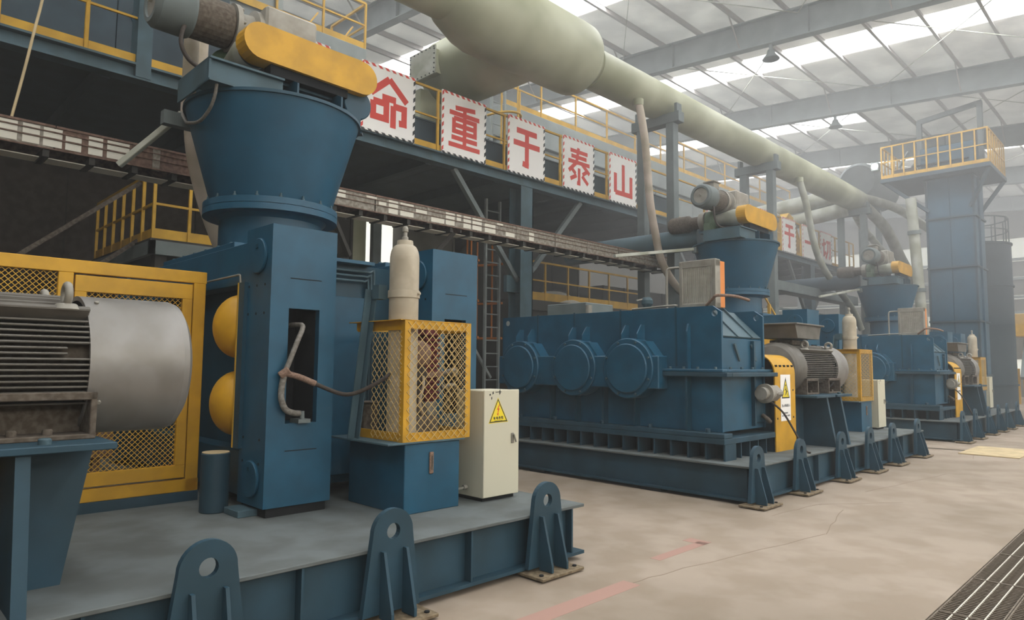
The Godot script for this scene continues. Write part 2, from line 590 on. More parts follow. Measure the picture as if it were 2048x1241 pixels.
	for bay in [2, 4, 5, 6, 7]:
		var xa: float = X_RAFTER[bay]
		var xb: float = X_RAFTER[bay + 1]
		for zz in [[-1.4, 4.6], [-7.4, -1.4], [-13.4, -7.4]]:
			for f in [[0, 1], [1, 0]]:
				S()
				bar(Vector3(xa, roof_y(zz[f[0]], 0.7), zz[f[0]]), Vector3(xb, roof_y(zz[f[1]], 0.7), zz[f[1]]), 0.02, 0.02)
				put("brace_rod", M.pale_grey, ce)
	# knee struts from the rafters to the purlins
	for x in X_RAFTER.slice(3, 8):
		for k in range(4, 26, 3):
			var z := -22.8 + k * 1.37
			S(); bar(Vector3(x + 0.1, roof_y(z, 0.05), z), Vector3(x + 0.75, roof_y(z, 0.83), z), 0.035, 0.035); put("knee_strut", M.purlin, ce)
			S(); bar(Vector3(x - 0.1, roof_y(z, 0.05), z), Vector3(x - 0.75, roof_y(z, 0.83), z), 0.035, 0.035); put("knee_strut", M.purlin, ce)
	# unlit high-bay lamps under the rafters
	var k := 0
	var where := ["under the rafter crossing above the thick duct", "under the second rafter, against a daylight strip", "under the far rafter near the lift tower"]
	for p in [Vector3(18.66, 0, -8.2), Vector3(25.9, 0, -9.0), Vector3(33.3, 0, -8.2)]:
		var y := roof_y(p.z)
		var t := thing("high_bay_lamp", "unlit grey high-bay lamp hanging " + where[k], "lamp", Vector3(p.x, y - 0.46, p.z), "high-bay lamps under the rafters")
		S(); cyl(Vector3(p.x, y - 0.2, p.z), Vector3(p.x, y + 0.02, p.z), 0.05); put("hanger", M.rafter, t)
		S(); lathe(Transform3D(Basis(), Vector3(p.x, y - 0.46, p.z)), [[0.24, 0], [0.22, 0.03], [0.12, 0.16], [0.09, 0.27], [0, 0.27]], 18); put("shade", M.steel_grey, t)
		k += 1

# ---------------------------------------------------------------- gallery with slogan boards
const GZ := -10.0
func gallery() -> void:
	var t := thing("gallery", "long blue steel gallery with yellow toe boards carrying the white slogan boards", "gallery", Vector3(10.4, 0, -10.2))
	S()
	box(-9, 30.6, 5.44, 5.47, GZ - 0.2, GZ + 0.02); box(-9, 30.6, 5.44, 5.66, GZ - 0.1, GZ - 0.07); box(-9, 30.6, 5.63, 5.66, GZ - 0.2, GZ + 0.03)
	put("front_beam", M.steel_blue, t)
	S(); box(-9, 30.6, 5.3, 5.66, -14.2, -14.0); put("rear_beam", M.steel_grey, t)
	for i in 22:
		var x := -8.6 + i * 1.83
		S(); box(x - 0.06, x + 0.06, 5.42, 5.63, -14.0, GZ - 0.2); put("joist", M.panel_blue, t)
	for i in 9:
		S(); box(-9 + i * 4.4, -9 + i * 4.4 + 4.39, 5.64, 5.66, -14.2, GZ - 0.02); put("deck_plate", M.panel_blue, t)
	# posts beside the boards, toe boards and rails between
	var posts := [-7.6, -5.8, -4.0, -2.2, -0.4, 1.17, 2.1, 3.55, 4.4, 6.2, 7.95, 9.73, 11.52, 13.26, 15.05, 16.4, 18.0, 19.75, 21.5, 23.25, 25.0, 26.75, 28.4, 29.2, 30.0, 30.5]
	for x in posts:
		S(); box(x - 0.025, x + 0.025, 5.66, 6.86, GZ - 0.05, GZ, 0.008); put("post", M.yellow_old, t)
	for i in posts.size() - 1:
		S(); box(posts[i] + 0.03, posts[i + 1] - 0.03, 5.66, 5.79, GZ - 0.035, GZ - 0.03 + 0.01); put("toe_board", M.yellow_old, t)
	S(); bar(Vector3(-9, 6.85, GZ - 0.025), Vector3(30.5, 6.85, GZ - 0.025), 0.042, 0.042); put("top_rail", M.yellow_old, t)
	S(); bar(Vector3(-9, 6.3, GZ - 0.025), Vector3(30.5, 6.3, GZ - 0.025), 0.03, 0.03); put("mid_rail", M.yellow_old, t)
	S(); box(2.69, 2.88, 5.47, 9.0, GZ - 0.25, GZ + 0.03); put("upper_column", M.steel_blue, t)
	for x in [10.42, 18.2, 26.0]:
		S()
		box(x - 0.19, x + 0.19, 0, 5.44, GZ - 0.02, GZ + 0.0); box(x - 0.19, x + 0.19, 0, 5.44, GZ - 0.36, GZ - 0.34); box(x - 0.012, x + 0.012, 0, 5.44, GZ - 0.34, GZ - 0.02)
		box(x + 0.16, x + 0.19, 0, 5.44, GZ - 0.36, GZ)
		put("column", M.steel_blue, t)
		S(); bar(Vector3(x - 2.0, 5.44, GZ - 0.1), Vector3(x - 0.1, 3.4, GZ - 0.2), 0.1, 0.1); put("brace", M.steel_grey, t)
		S(); bar(Vector3(x + 1.9, 5.44, GZ - 0.1), Vector3(x + 0.1, 3.4, GZ - 0.2), 0.1, 0.1); put("brace", M.steel_grey, t)
		S(); box(x - 0.4, x + 0.4, 3.15, 3.5, GZ - 0.3, GZ - 0.2); put("gusset_plate", M.steel_blue, t)

# strokes of each character in a 100 x 100 square, y downwards
const GLYPH := {
	"sheng": [[26, 6, 10, 40], [22, 24, 86, 24], [18, 56, 82, 56], [6, 91, 94, 91], [52, 4, 52, 91]],
	"ming": [[50, 3, 8, 40], [50, 3, 92, 40], [34, 42, 66, 42], [14, 54, 44, 54, 44, 84, 14, 84, 14, 54], [60, 54, 60, 98], [60, 54, 86, 54, 86, 84, 74, 85]],
	"zhong": [[80, 7, 24, 12], [8, 24, 92, 24], [20, 35, 80, 35, 80, 63, 20, 63, 20, 35], [20, 49, 80, 49], [50, 10, 50, 92], [14, 77, 86, 77], [6, 93, 94, 93]],
	"yu": [[16, 12, 84, 12], [6, 42, 94, 42], [50, 12, 50, 90, 36, 88]],
	"tai": [[16, 14, 84, 14], [20, 28, 80, 28], [8, 42, 92, 42], [48, 4, 40, 42, 10, 68], [60, 42, 92, 64], [50, 56, 50, 95, 42, 95], [22, 62, 36, 72], [16, 88, 40, 76], [80, 60, 64, 70], [62, 74, 86, 92]],
	"shan": [[50, 6, 50, 88], [14, 34, 14, 88], [86, 34, 86, 94], [14, 87, 86, 87]],
	"ze": [[14, 12, 86, 12], [20, 24, 80, 24], [8, 36, 92, 36], [50, 4, 50, 36], [26, 80, 26, 50, 76, 50, 76, 80], [50, 58, 48, 78, 14, 96], [58, 82, 88, 96]],
	"ren": [[28, 6, 6, 46], [20, 34, 20, 94], [84, 8, 44, 16], [34, 46, 94, 46], [64, 14, 64, 90], [40, 90, 90, 90]],
	"gao": [[50, 2, 50, 14], [8, 16, 92, 16], [30, 27, 70, 27, 70, 42, 30, 42, 30, 27], [12, 96, 12, 54, 88, 54, 88, 94], [34, 66, 66, 66, 66, 84, 34, 84, 34, 66]],
	"yi": [[8, 50, 92, 50]],
	"qie": [[4, 40, 46, 28], [24, 12, 24, 80, 46, 66], [50, 22, 92, 22, 90, 84, 78, 92], [70, 22, 66, 60, 42, 94]],
	"you": [[10, 20, 90, 20], [46, 4, 10, 60], [36, 96, 36, 42, 78, 42, 78, 94], [36, 58, 78, 58], [36, 74, 78, 74]],
	"dian": [[18, 20, 82, 20, 82, 64, 18, 64, 18, 20], [18, 42, 82, 42], [50, 4, 50, 86, 92, 88]],
	"wei": [[36, 4, 10, 36], [30, 16, 66, 16, 56, 32], [10, 34, 92, 34], [20, 34, 10, 96], [36, 50, 74, 50, 70, 72], [40, 50, 40, 90, 88, 90]],
	"xian": [[12, 96, 12, 8, 34, 10, 22, 40, 36, 60, 22, 66], [66, 6, 40, 40], [66, 6, 94, 40], [54, 44, 80, 44], [50, 60, 56, 76], [66, 56, 70, 76], [88, 58, 78, 90], [44, 92, 94, 92]],
	"dang": [[50, 4, 50, 36], [20, 12, 32, 30], [80, 12, 68, 30], [14, 42, 84, 42, 84, 94], [18, 66, 84, 66], [12, 92, 84, 92]],
	"xin": [[12, 50, 8, 80], [34, 40, 40, 88, 76, 88, 76, 70], [50, 24, 58, 40], [78, 34, 92, 64]],
	"ji": [[6, 28, 44, 28], [26, 4, 26, 96], [26, 36, 6, 68], [26, 36, 42, 56], [54, 94, 54, 14, 78, 14, 78, 84, 94, 84]],
	"xie": [[4, 28, 36, 28], [20, 4, 20, 96], [20, 34, 4, 64], [42, 24, 94, 24], [76, 4, 92, 94], [44, 52, 70, 52], [50, 38, 46, 90], [64, 38, 64, 90], [94, 52, 70, 92]],
	"shang": [[28, 4, 6, 46], [20, 34, 20, 96], [52, 6, 36, 36], [46, 22, 92, 22], [36, 52, 90, 52, 84, 94, 72, 92], [62, 36, 56, 66, 34, 96]],
	"person": [[50, 6, 46, 40, 8, 94], [49, 42, 92, 94]],
}

# a character as flat strokes on the plane of t, its square s wide, lower left corner at the origin
func glyph(t: Transform3D, strokes: Array, s: float, w: float, d: float) -> void:
	var lift := 0.0
	for line in strokes:
		var n: int = line.size() / 2
		for i in n - 1:
			var a := Vector2(line[i * 2], 100 - line[i * 2 + 1]) * s / 100
			var b := Vector2(line[i * 2 + 2], 100 - line[i * 2 + 3]) * s / 100
			var u := (b - a).normalized()
			if i > 0: a -= u * w / 2
			if i < n - 2: b += u * w / 2
			var v := Vector2(-u.y, u.x) * w / 2
			prism(t * Transform3D(Basis(), Vector3(0, 0, lift)), PackedVector2Array([a - v, b - v, b + v, a + v]), d)
			lift += d * 0.01

func board(x: float, w: float, key: String, label: String, y0 := 5.64, h := 1.25) -> void:
	var t := thing("slogan_board", label, "sign", Vector3(x + w / 2, y0, GZ + 0.02), "slogan boards on the gallery rail")
	S(); box(x, x + w, y0, y0 + h, GZ + 0.005, GZ + 0.03); put("panel", M.sign_white, t)
	S(); glyph(F_xy(Vector3(x + w * 0.1, y0 + h * 0.13, GZ + 0.03)), GLYPH[key], w * 0.8, w * (0.08 if key in ["zhong", "tai", "gao", "ze"] else 0.105), 0.003); put("character", M.sign_red, t)
	for side in 2:
		S()
		var T := F_xy(Vector3(x, y0, GZ + 0.03))
		var e := 0.045
		var n := 8
		for i in n:
			var a := (i + 0.25) / n * w
			var l := w / n * 0.5
			var b := (i + 0.25) / n * h
			var m := h / n * 0.5
			if side == 0:
				prism(T, PackedVector2Array([Vector2(a, h), Vector2(a + l, h), Vector2(a + l + e, h - e * 1.1), Vector2(a + e, h - e * 1.1)]), 0.002)
				prism(T, PackedVector2Array([Vector2(0, b), Vector2(e, b + e), Vector2(e, b + m + e), Vector2(0, b + m)]), 0.002)
			else:
				prism(T, PackedVector2Array([Vector2(a, 0), Vector2(a + l, 0), Vector2(a + l - e, e * 1.1), Vector2(a - e, e * 1.1)]), 0.002)
				prism(T, PackedVector2Array([Vector2(w, b), Vector2(w, b + m), Vector2(w - e, b + m - e), Vector2(w - e, b - e)]), 0.002)
		put("border_dashes", M.sign_red if side == 0 else M.sign_black, t)

func boards() -> void:
	var list := [
		[4.45, "sheng", "white slogan board with a red character, almost hidden behind the yellow chain cover"],
		[6.22, "ming", "white slogan board reading 命 in red, right of the yellow chain cover"],
		[8.01, "zhong", "white slogan board reading 重 in red, under the thick green duct"],
		[9.79, "yu", "white slogan board reading 于 in red, above the gallery column"],
		[11.56, "tai", "white slogan board reading 泰 in red, next to last of the nearer row"],
		[13.31, "shan", "white slogan board reading 山 in red, beside the pale hose at the duct support"],
		[18.05, "ze", "white slogan board with a red character peeping out below the far feeder motor"],
		[19.8, "ren", "white slogan board hidden behind the middle hopper drive, left one of two"],
		[21.55, "gao", "white slogan board hidden behind the middle hopper's chain cover, right one of two"],
		[23.31, "yu", "far white slogan board reading 于 in red, just right of the middle hopper"],
		[25.05, "yi", "far white slogan board with one red stroke 一, crossed by the pale hose"],
		[26.75, "qie", "far white slogan board reading 切 in red, last of the row"],
	]
	for b in list: board(b[0], 1.15, b[1], b[2])

# ---------------------------------------------------------------- dust duct
func duct() -> void:
	var y := 7.8
	var z := -8.6
	var t := thing("dust_duct", "thick pale green dust duct running under the roof above the machines", "duct", Vector3(10, y, z))
	var X := func(x: float) -> Transform3D: return Transform3D(Basis(Vector3.DOWN, Vector3.RIGHT, Vector3.BACK), Vector3(x, y, z))
	S(); lathe(X.call(-6.0), [[0.42, 0], [0.42, 12.9]], 32); put("left_run", M.duct, t)
	S(); lathe(X.call(6.9), [[0.42, 0], [0.5, 0.1], [0.68, 0.55], [0.73, 0.8], [0.735, 1.6], [0.73, 3.2], [0.72, 3.42], [0.69, 3.5], [0.5, 3.72], [0.43, 3.8], [0.42, 3.85]], 40, true); put("junction_body", M.duct, t)
	S(); lathe(X.call(10.7), [[0.42, 0], [0.42, 14.0], [0.40, 16.0]], 32); put("right_run", M.duct, t)
	for x in [10.76]:
		S(); lathe(X.call(x), [[0.72 if x < 10 else 0.42, 0], [0.75 if x < 10 else 0.45, 0.0], [0.75 if x < 10 else 0.45, 0.04], [0.7 if x < 10 else 0.42, 0.04]], 36); put("flange_ring", M.duct, t)
	# branch going back and down to a square box with a blanked flange
	S(); lathe(along(Vector3(9.05, 7.8, -8.6), Vector3(9.05, 7.8, -11.9)), [[0.72, 0], [0.72, 2.45], [0.6, 2.7], [0, 2.7]], 36); put("branch", M.duct, t)
	S(); box(8.22, 8.7, 7.48, 7.97, -11.25, -10.52); put("inspection_box", M.duct, t)
	S(); box(8.2, 8.23, 7.43, 8.02, -11.31, -10.46); put("blank_flange", M.pale_grey, t)
	S()
	for i in 7:
		for s in [0, 1]:
			cyl(Vector3(8.2, 7.46 + s * 0.53, -11.28 + i * 0.13), Vector3(8.185, 7.46 + s * 0.53, -11.28 + i * 0.13), 0.015, -1, 6)
			if i < 5: cyl(Vector3(8.2, 7.54 + i * 0.1, -11.28 + s * 0.79), Vector3(8.185, 7.54 + i * 0.1, -11.28 + s * 0.79), 0.015, -1, 6)
	put("bolt", M.dark, t, "", "stuff")
	S(); box(8.3, 9.7, 5.7, 7.3, -11.9, -11.05); put("drop_leg", M.duct, t)
	# portals that carry the duct
	var names := ["grey steel portal under the duct by the last nearer slogan board", "grey steel portal under the duct behind the middle feeder drive", "far grey steel portal under the duct's right end"]
	var i := 0
	for x in [13.4, 18.6, 26.3]:
		var p := thing("duct_portal", names[i], "support", Vector3(x, 0, z), "portals under the dust duct")
		for zz in [-8.25, -9.05]:
			S(); box(x - 0.11, x + 0.11, 0, 7.18, zz - 0.1, zz + 0.1, 0.01); put("leg", M.steel_grey, p)
		S(); box(x - 0.12, x + 0.12, 7.18, 7.42, -9.3, -8.0, 0.01); put("cross_beam", M.steel_grey, p)
		for zz in [-8.09, -9.16]:
			S(); box(x - 0.1, x + 0.1, 7.3, 7.62, zz - 0.035, zz + 0.035); put("saddle", M.steel_grey, p)
		i += 1
	# pale suction hoses hanging from the duct to the machines
	var hoses := [
		[[Vector3(2.95, 7.4, -8.4), Vector3(2.86, 5.6, -8.2), Vector3(2.86, 4.7, -8.2), Vector3(2.9, 4.1, -8.2), Vector3(3.06, 3.5, -8.2), Vector3(3.22, 3.0, -8.1), Vector3(3.4, 2.4, -7.9)], "pinkish dusty suction hose passing behind the near hopper", M.pale_pipe, 0.12],
		[[Vector3(12.2, 7.42, -8.35), Vector3(12.22, 6.5, -8.2), Vector3(12.4, 5.2, -8.2), Vector3(12.6, 4.5, -8.2), Vector3(12.85, 3.9, -8.2), Vector3(13.25, 3.4, -8.1), Vector3(13.65, 3.0, -7.9), Vector3(13.9, 2.5, -7.7)], "pale suction hose hanging from the duct beside the left portal", M.pale_pipe, 0.085],
		[[Vector3(20.8, 7.42, -8.35), Vector3(20.95, 6.6, -8.2), Vector3(21.4, 5.6, -8.2), Vector3(21.95, 4.95, -8.2), Vector3(22.9, 4.4, -8.2), Vector3(23.5, 4.0, -8.1), Vector3(24.2, 3.5, -8.0), Vector3(24.6, 2.9, -7.9)], "pale suction hose hanging in front of the far slogan boards", M.pale_grey, 0.1],
	]
	for h in hoses:
		var q: Vector3 = h[0][-1]
		var o := thing("suction_hose", h[1], "hose", q, "pale suction hoses below the duct")
		S(); tube(h[0], h[3], 14, 6); put("hose", h[2], o)
		S(); cyl(h[0][0] - Vector3(0, 0.12, 0), h[0][0] + Vector3(0, 0.02, 0), h[3] + 0.03); put("spigot", M.duct, o)
	# thin pale-grey pipes leaving the duct's far end
	var list := [[[Vector3(26.6, 7.9, -8.4), Vector3(29, 7.75, -7.8), Vector3(33, 7.2, -7.4)], 0.16, "upper thin grey pipe running on from the duct's far end"], [[Vector3(26.4, 7.7, -8.4), Vector3(28.6, 7.0, -8.2), Vector3(30.5, 6.0, -8.2), Vector3(33, 4.9, -8.2)], 0.2, "sloping grey pipe falling from the duct's far end behind the lift tower"], [[Vector3(26.4, 7.6, -8.7), Vector3(29, 7.0, -9.0), Vector3(34, 6.0, -9.2)], 0.14, "lower thin grey pipe fanning out from the duct's far end"]]
	for l in list:
		var o := thing("branch_pipe", l[2], "pipe", l[0][0], "thin pipes at the duct's far end")
		S(); tube(l[0], l[1], 14, 5); put("pipe", M.pale_grey, o)
	var v := thing("vertical_pipe", "upright pale grey pipe with clamps beside the blue lift tower", "pipe", Vector3(25.3, 0, -6.1))
	S(); cyl(Vector3(25.3, 0, -6.1), Vector3(24.9, 7.2, -6.35), 0.16, -1, 18); put("pipe", M.pale_grey, v)
	for k in 3:
		S(); cyl(Vector3(25.3 - k * 0.1 - 0.13, 2.2 + k * 1.9, -6.18 - k * 0.06), Vector3(25.3 - k * 0.1 - 0.135, 2.32 + k * 1.9, -6.18 - k * 0.06), 0.2, -1, 18); put("clamp", M.steel_grey, v)

# ---------------------------------------------------------------- cable tray
func tray() -> void:
	var t := thing("cable_tray", "long dusty perforated cable tray crossing behind the machines", "cable tray", Vector3(4, 3.85, -8.6))
	var z := -8.5
	for i in 9:
		var xa := -4.5 + i * 2.02
		var m = M.tray_steel if i in [0, 1, 2, 4, 5, 6, 7, 8] else M.tray_rust
		S(); box(xa, xa + 2.0, 3.84, 4.09, z - 0.012, z); put("side_channel", m, t)
		S(); box(xa, xa + 2.01, 4.085, 4.11, z - 0.42, z + 0.012); put("cover_strip", M.tray_rust, t)
		S(); box(xa, xa + 2.0, 3.84, 4.09, z - 0.4, z - 0.388); put("rear_channel", M.tray_rust, t)
		S(); box(xa + 0.96, xa + 1.04, 3.83, 4.1, z, z + 0.008); put("joint_plate", M.tray_steel, t)
	S(); box(-4.5, 13.7, 3.84, 3.855, z - 0.012, z + 0.02); box(-4.5, 13.7, 3.955, 3.965, z, z + 0.012); box(-4.5, 13.7, 4.03, 4.04, z, z + 0.012); put("lip", M.tray_rust, t)
	# pale plates painting the light caught by the perforated side
	S()
	var x := -4.4
	while x < 9.0:
		var l := rng.randf_range(0.08, 0.3)
		for row in [[3.875, 3.95], [3.972, 4.025], [4.045, 4.075]]:
			if x < 2.1 and rng.randf() < 0.86 or x > 3 and rng.randf() < 0.5:
				box(x, x + l, row[0], row[1], z, z + 0.004)
		x += l + rng.randf_range(0.03, 0.07)
	put("perforation_patches", M.tray_pale, t, "", "stuff")
	for i in 42:
		var xa := -4.5 + i * 0.43
		S(); box(xa, xa + 0.35, 3.765, 3.775, z - 0.34, z - 0.1); put("bottom_plate", M.tray_pale, t)  # pale colour paints side light on these downward faces
		S(); box(xa + 0.36, xa + 0.42, 3.76, 3.84, z - 0.4, z); put("rung", M.under, t)
	for x2 in [4.9, 7.2]:
		S(); bar(Vector3(x2, 3.78, z - 0.1), Vector3(x2 + (0.45 if x2 < 6 else -0.45), 3.2, z - 0.3), 0.07, 0.07); bar(Vector3(x2 + (0.45 if x2 < 6 else -0.45), 3.22, z - 0.3), Vector3(x2 + (0.45 if x2 < 6 else -0.45), 3.2, -10.0), 0.07, 0.07); put("bracket", M.under, t)
	var rod := thing("hanger_rope", "thin pale rope hanging from above down to the cable tray", "rope", Vector3(1.25, 4.1, z))
	S(); tube([Vector3(1.17, 4.1, z - 0.05), Vector3(1.3, 5.0, z - 0.03), Vector3(1.4, 6.0, z), Vector3(1.42, 8.5, z + 0.05)], 0.014, 8); put("rope", M.timber, rod)
	# conduits from the tray to the hoppers
	var names := ["grey square conduit bridging from the cable tray to the near hopper", "thin grey conduit bridging to the middle hopper", "thin grey conduit bridging to the far hopper"]
	for k in 3:
		var d := [Vector3.ZERO, PITCH2, PITCH3][k] as Vector3
		var o := thing("conduit", names[k], "conduit", Vector3(2.0, 3.55, -7.9) + d, "conduits from the tray to the hoppers")
		if k == 0:
			S(); bar(Vector3(1.98, 3.62, -7.75), Vector3(2.44, 4.19, -7.35), 0.06, 0.06, 0.006); put("tube", M.pale_grey, o)
			S(); box(2.22, 2.62, 4.0, 4.14, -7.3, -7.2); put("bracket", M.steel_grey, o)
			S(); tube([Vector3(2.40, 4.16, -7.25), Vector3(2.36, 4.0, -7.0), Vector3(2.32, 3.92, -6.8), Vector3(2.315, 3.86, -6.5), Vector3(2.325, 3.92, -6.3), Vector3(2.33, 4.02, -6.2), Vector3(2.33, 4.13, -6.16)], 0.016, 8); put("cable", M.hose_grey, o)
		else:
			S(); bar(Vector3(0.2, 3.66, -7.6) + d, Vector3(2.6, 4.06, -7.2) + d, 0.06, 0.06, 0.006); put("tube", M.pale_grey, o)
			S(); box(2.4 + d.x, 2.75 + d.x, 3.95, 4.07, -7.25, -7.15); put("bracket", M.steel_grey, o)

# ---------------------------------------------------------------- machine beds
func bases() -> void:
	var lab := ["blue steel machine bed in the foreground, dusty deck and lifting lugs along its edge", "blue steel machine bed of the middle machine, with a gearbox and six lifting lugs", "far blue steel machine bed in front of the lift tower"]
	var t := thing("machine_bed", lab[0], "machine base", Vector3(1.0, 0, -6.4), "machine beds in the row")
	var x0 := -2.52
	var x1 := 4.54
	var z1 := -3.67
	var z0 := -9.2
	S(); box(x0, x1, 0.425, 0.45, z0, z1, 0.004); put("deck_plate", M.deck, t)
	S()
	box(x0 + 0.06, x1 - 0.06, 0.07, 0.425, z1 - 0.1, z1 - 0.08)
	box(x0, x1, 0.045, 0.07, z1 - 0.2, z1)
	for x in [-2.4, -0.5, 0.9, 2.0, 3.3, 4.4]: box(x - 0.008, x + 0.008, 0.07, 0.425, z1 - 0.08, z1 - 0.012)
	put("front_beam", M.base_blue, t)
	S()
	box(x0 + 0.08, x0 + 0.1, 0.07, 0.425, z0, z1 - 0.1)
	box(x0, x0 + 0.2, 0.045, 0.07, z0, z1 - 0.2)
	put("side_beam", M.base_blue, t)
	S(); box(x1 - 0.1, x1 - 0.08, 0.07, 0.425, z0, z1 - 0.1); box(x1 - 0.2, x1, 0.045, 0.07, z0, z1 - 0.2); put("side_beam", M.base_blue, t)
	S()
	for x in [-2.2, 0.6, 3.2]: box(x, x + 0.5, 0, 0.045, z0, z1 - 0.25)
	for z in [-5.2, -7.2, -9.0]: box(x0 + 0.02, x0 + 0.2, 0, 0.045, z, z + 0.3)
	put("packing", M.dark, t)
	for x in [-2.43, -1.21, 0.23, 1.44, 2.58, 4.03]:
		S()
		var o := PackedVector2Array()
		for k in 17: o.append(Vector2(x + 0.15 * cos(PI * k / 16), 0.54 + 0.15 * sin(PI * k / 16)))
		o.append(Vector2(x - 0.215, 0.06)); o.append(Vector2(x + 0.215, 0.06))
		prism_hole(F_xy(Vector3(0, 0, -3.66)), o, circle(Vector2(x, 0.55), 0.05, 18), 0.04)
		var lug := put("lifting_lug", M.base_blue, t)
		for g in [-0.085, 0.085]:
			S(); prism(F_zy(Vector3(x + g + 0.01, 0, 0)), PackedVector2Array([Vector2(-3.62, 0.04), Vector2(-3.49, 0.04), Vector2(-3.49, 0.09), Vector2(-3.585, 0.44), Vector2(-3.62, 0.44)]), 0.02); put_sub("gusset", M.base_blue, lug)
		S(); box(x - 0.24, x + 0.24, 0.012, 0.035, -3.76, -3.45, 0.004); put_sub("foot_plate", M.pad, lug)
		S()
		for b in [-0.19, 0.19]: hexbolt(Vector3(x + b, 0.035, -3.51), Vector3.UP, 0.018, 0.012)
		put_sub("anchor_bolt", M.dark, lug)
	dup(t, PITCH2, lab[1]); dup(t, PITCH3, lab[2])

# a sub-part: its mesh is in hall coordinates, its parent mesh too (both less OFF), so no move is needed
func put_sub(called: String, m: Material, parent: Node, label := "") -> MeshInstance3D:
	return put(called, m, parent, label)

# ---------------------------------------------------------------- roller presses
func presses() -> void:
	var lab := ["near blue roller press with two tall columns, a dark slot in its front column", "blue roller press of the middle machine, behind the grey motor", "far blue roller press at the right, mostly hidden by its gearbox"]
	var t := thing("roller_press", lab[0], "machine", Vector3(3.35, 0.45, -6.3), "roller presses in the row")
	for c in 2:
		var a := 2.32 if c == 0 else 3.86
		var b := a + 0.55
		S()
		prism_hole(F_xy(Vector3(0, 0, -4.96)), rect(a, 0.52, b, 2.66), rect(a + 0.15, 1.14, a + 0.41, 2.02), 0.06)
		box(a, a + 0.05, 0.52, 2.66, -5.35, -4.96); box(b - 0.05, b, 0.52, 2.66, -5.35, -4.96)
		box(a + 0.05, b - 0.05, 2.1, 2.66, -5.35, -4.96); box(a + 0.05, b - 0.05, 0.52, 1.13, -5.35, -4.96)
		box(a + 0.05, b - 0.05, 1.13, 2.1, -5.35, -5.32)
		var col := put("column", M.blue, t)
		for y in [2.25, 0.93]:
			S(); box(a + 0.155, a + 0.42, y, y + 0.007, -4.903, -4.8985); put_sub("weld_seam", M.dark, col)
		for y in [2.43, 0.72]:
			S(); cyl(Vector3(a, y, -5.11), Vector3(a - 0.024, y, -5.11), 0.138, -1, 32, 0.006); put_sub("pin_cap", M.blue, col)
			S(); box(a - 0.03, a - 0.02, y + 0.06, y + 0.09, -5.125, -5.095); put_sub("lock_key", M.blue_dark, col)
		S()
		for y in [2.2, 1.98, 1.02, 0.84]:
			for z in [-5.28, -5.14, -5.0]:
				if not (y < 1.2 and z == -5.14): cyl(Vector3(a + 0.001, y, z), Vector3(a - 0.002, y, z), 0.011, -1, 8)
		put_sub("bolt_hole", M.dark, col)
		S(); box(a + 0.05, a + 0.14, 1.131, 2.099, -5.319, -4.961); box(b - 0.14, b - 0.05, 1.131, 2.099, -5.319, -4.961); box(a + 0.14, b - 0.14, 1.131, 2.099, -5.319, -5.29); put_sub("slot_lining", M.dark, col)  # dark boxes added to paint the slot interior as deep shade
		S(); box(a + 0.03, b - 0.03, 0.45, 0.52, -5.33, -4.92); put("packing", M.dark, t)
		# beam on top, running back; bottom beam on the bed
		S(); box(a + 0.04, b - 0.04, 2.24, 2.58, -8.5, -5.35, 0.006); put("top_beam", M.blue, t)
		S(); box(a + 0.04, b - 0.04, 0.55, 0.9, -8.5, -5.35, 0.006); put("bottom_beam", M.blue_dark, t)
		S(); box(a, b, 0.5, 2.6, -8.9, -8.5, 0.006); put("rear_column", M.blue, t)
		S(); box(a + 0.06, b - 0.06, 2.58, 2.63, -7.5, -5.75, 0.004); put("cover_plate", M.blue, t)
		S()
		for k in 6: hexbolt(Vector3(a + 0.1, 2.63, -7.3 + k * 0.28), Vector3.UP, 0.02, 0.018)
		put("cover_bolts", M.steel_blue, t)
		# guard plate behind the column with a yellow edge, hydraulic cylinders behind it
		S(); box(a - 0.03, a + 0.0, 0.93, 2.24, -5.40, -5.3); put("guard_plate", M.blue_dark, t)
		S(); box(a - 0.034, a + 0.004, 0.93, 2.24, -5.42, -5.40); put("edge_strip", M.yellow_old, t)
		for y in [1.9, 1.265]:
			S()
			var p := []
			for k in 10: p.append([0.265 * cos(k * PI / 18.0), 0.20 * sin(k * PI / 18.0)])
			p[9][0] = 0.0
			lathe(Transform3D(Basis(Vector3.UP, Vector3.LEFT, Vector3.BACK), Vector3(a + 0.09, y, -5.64)), [[0.265, -0.3]] + p, 32, true)
			put("hydraulic_cylinder", M.yellow, t, "yellow domed cylinder end")
		S(); tube([Vector3(a - 0.01, 2.17, -5.42), Vector3(a - 0.01, 2.29, -5.43), Vector3(a - 0.01, 2.31, -5.47), Vector3(a - 0.01, 2.31, -5.6), Vector3(a - 0.01, 2.30, -6.6)], 0.009, 6, 3); put("grease_pipe", M.silver, t)
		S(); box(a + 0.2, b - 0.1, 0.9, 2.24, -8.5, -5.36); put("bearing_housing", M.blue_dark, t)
	# housing between the frames with its door
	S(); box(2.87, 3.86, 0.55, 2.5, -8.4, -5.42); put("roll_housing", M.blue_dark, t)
	S(); box(2.9, 3.5, 0.62, 2.2, -5.42, -5.39, 0.005); var door := put("housing_door", M.blue, t)
	S()
	for k in 3: tube([Vector3(2.89, 2.44 - k * 0.045, -5.37), Vector3(3.3, 2.44 - k * 0.045, -5.37), Vector3(3.5 - k * 0.03, 2.44 - k * 0.045, -5.37), Vector3(3.54 - k * 0.03, 2.40 - k * 0.045, -5.37), Vector3(3.54 - k * 0.03, 1.6, -5.37), Vector3(3.54 - k * 0.03, 0.65, -5.37)], 0.012, 6, 3)
	put_sub("grease_line", M.steel_blue, door)
	S(); box(2.87, 3.5, 2.5, 2.53, -8.4, -5.3); put("housing_lid", M.blue, t)
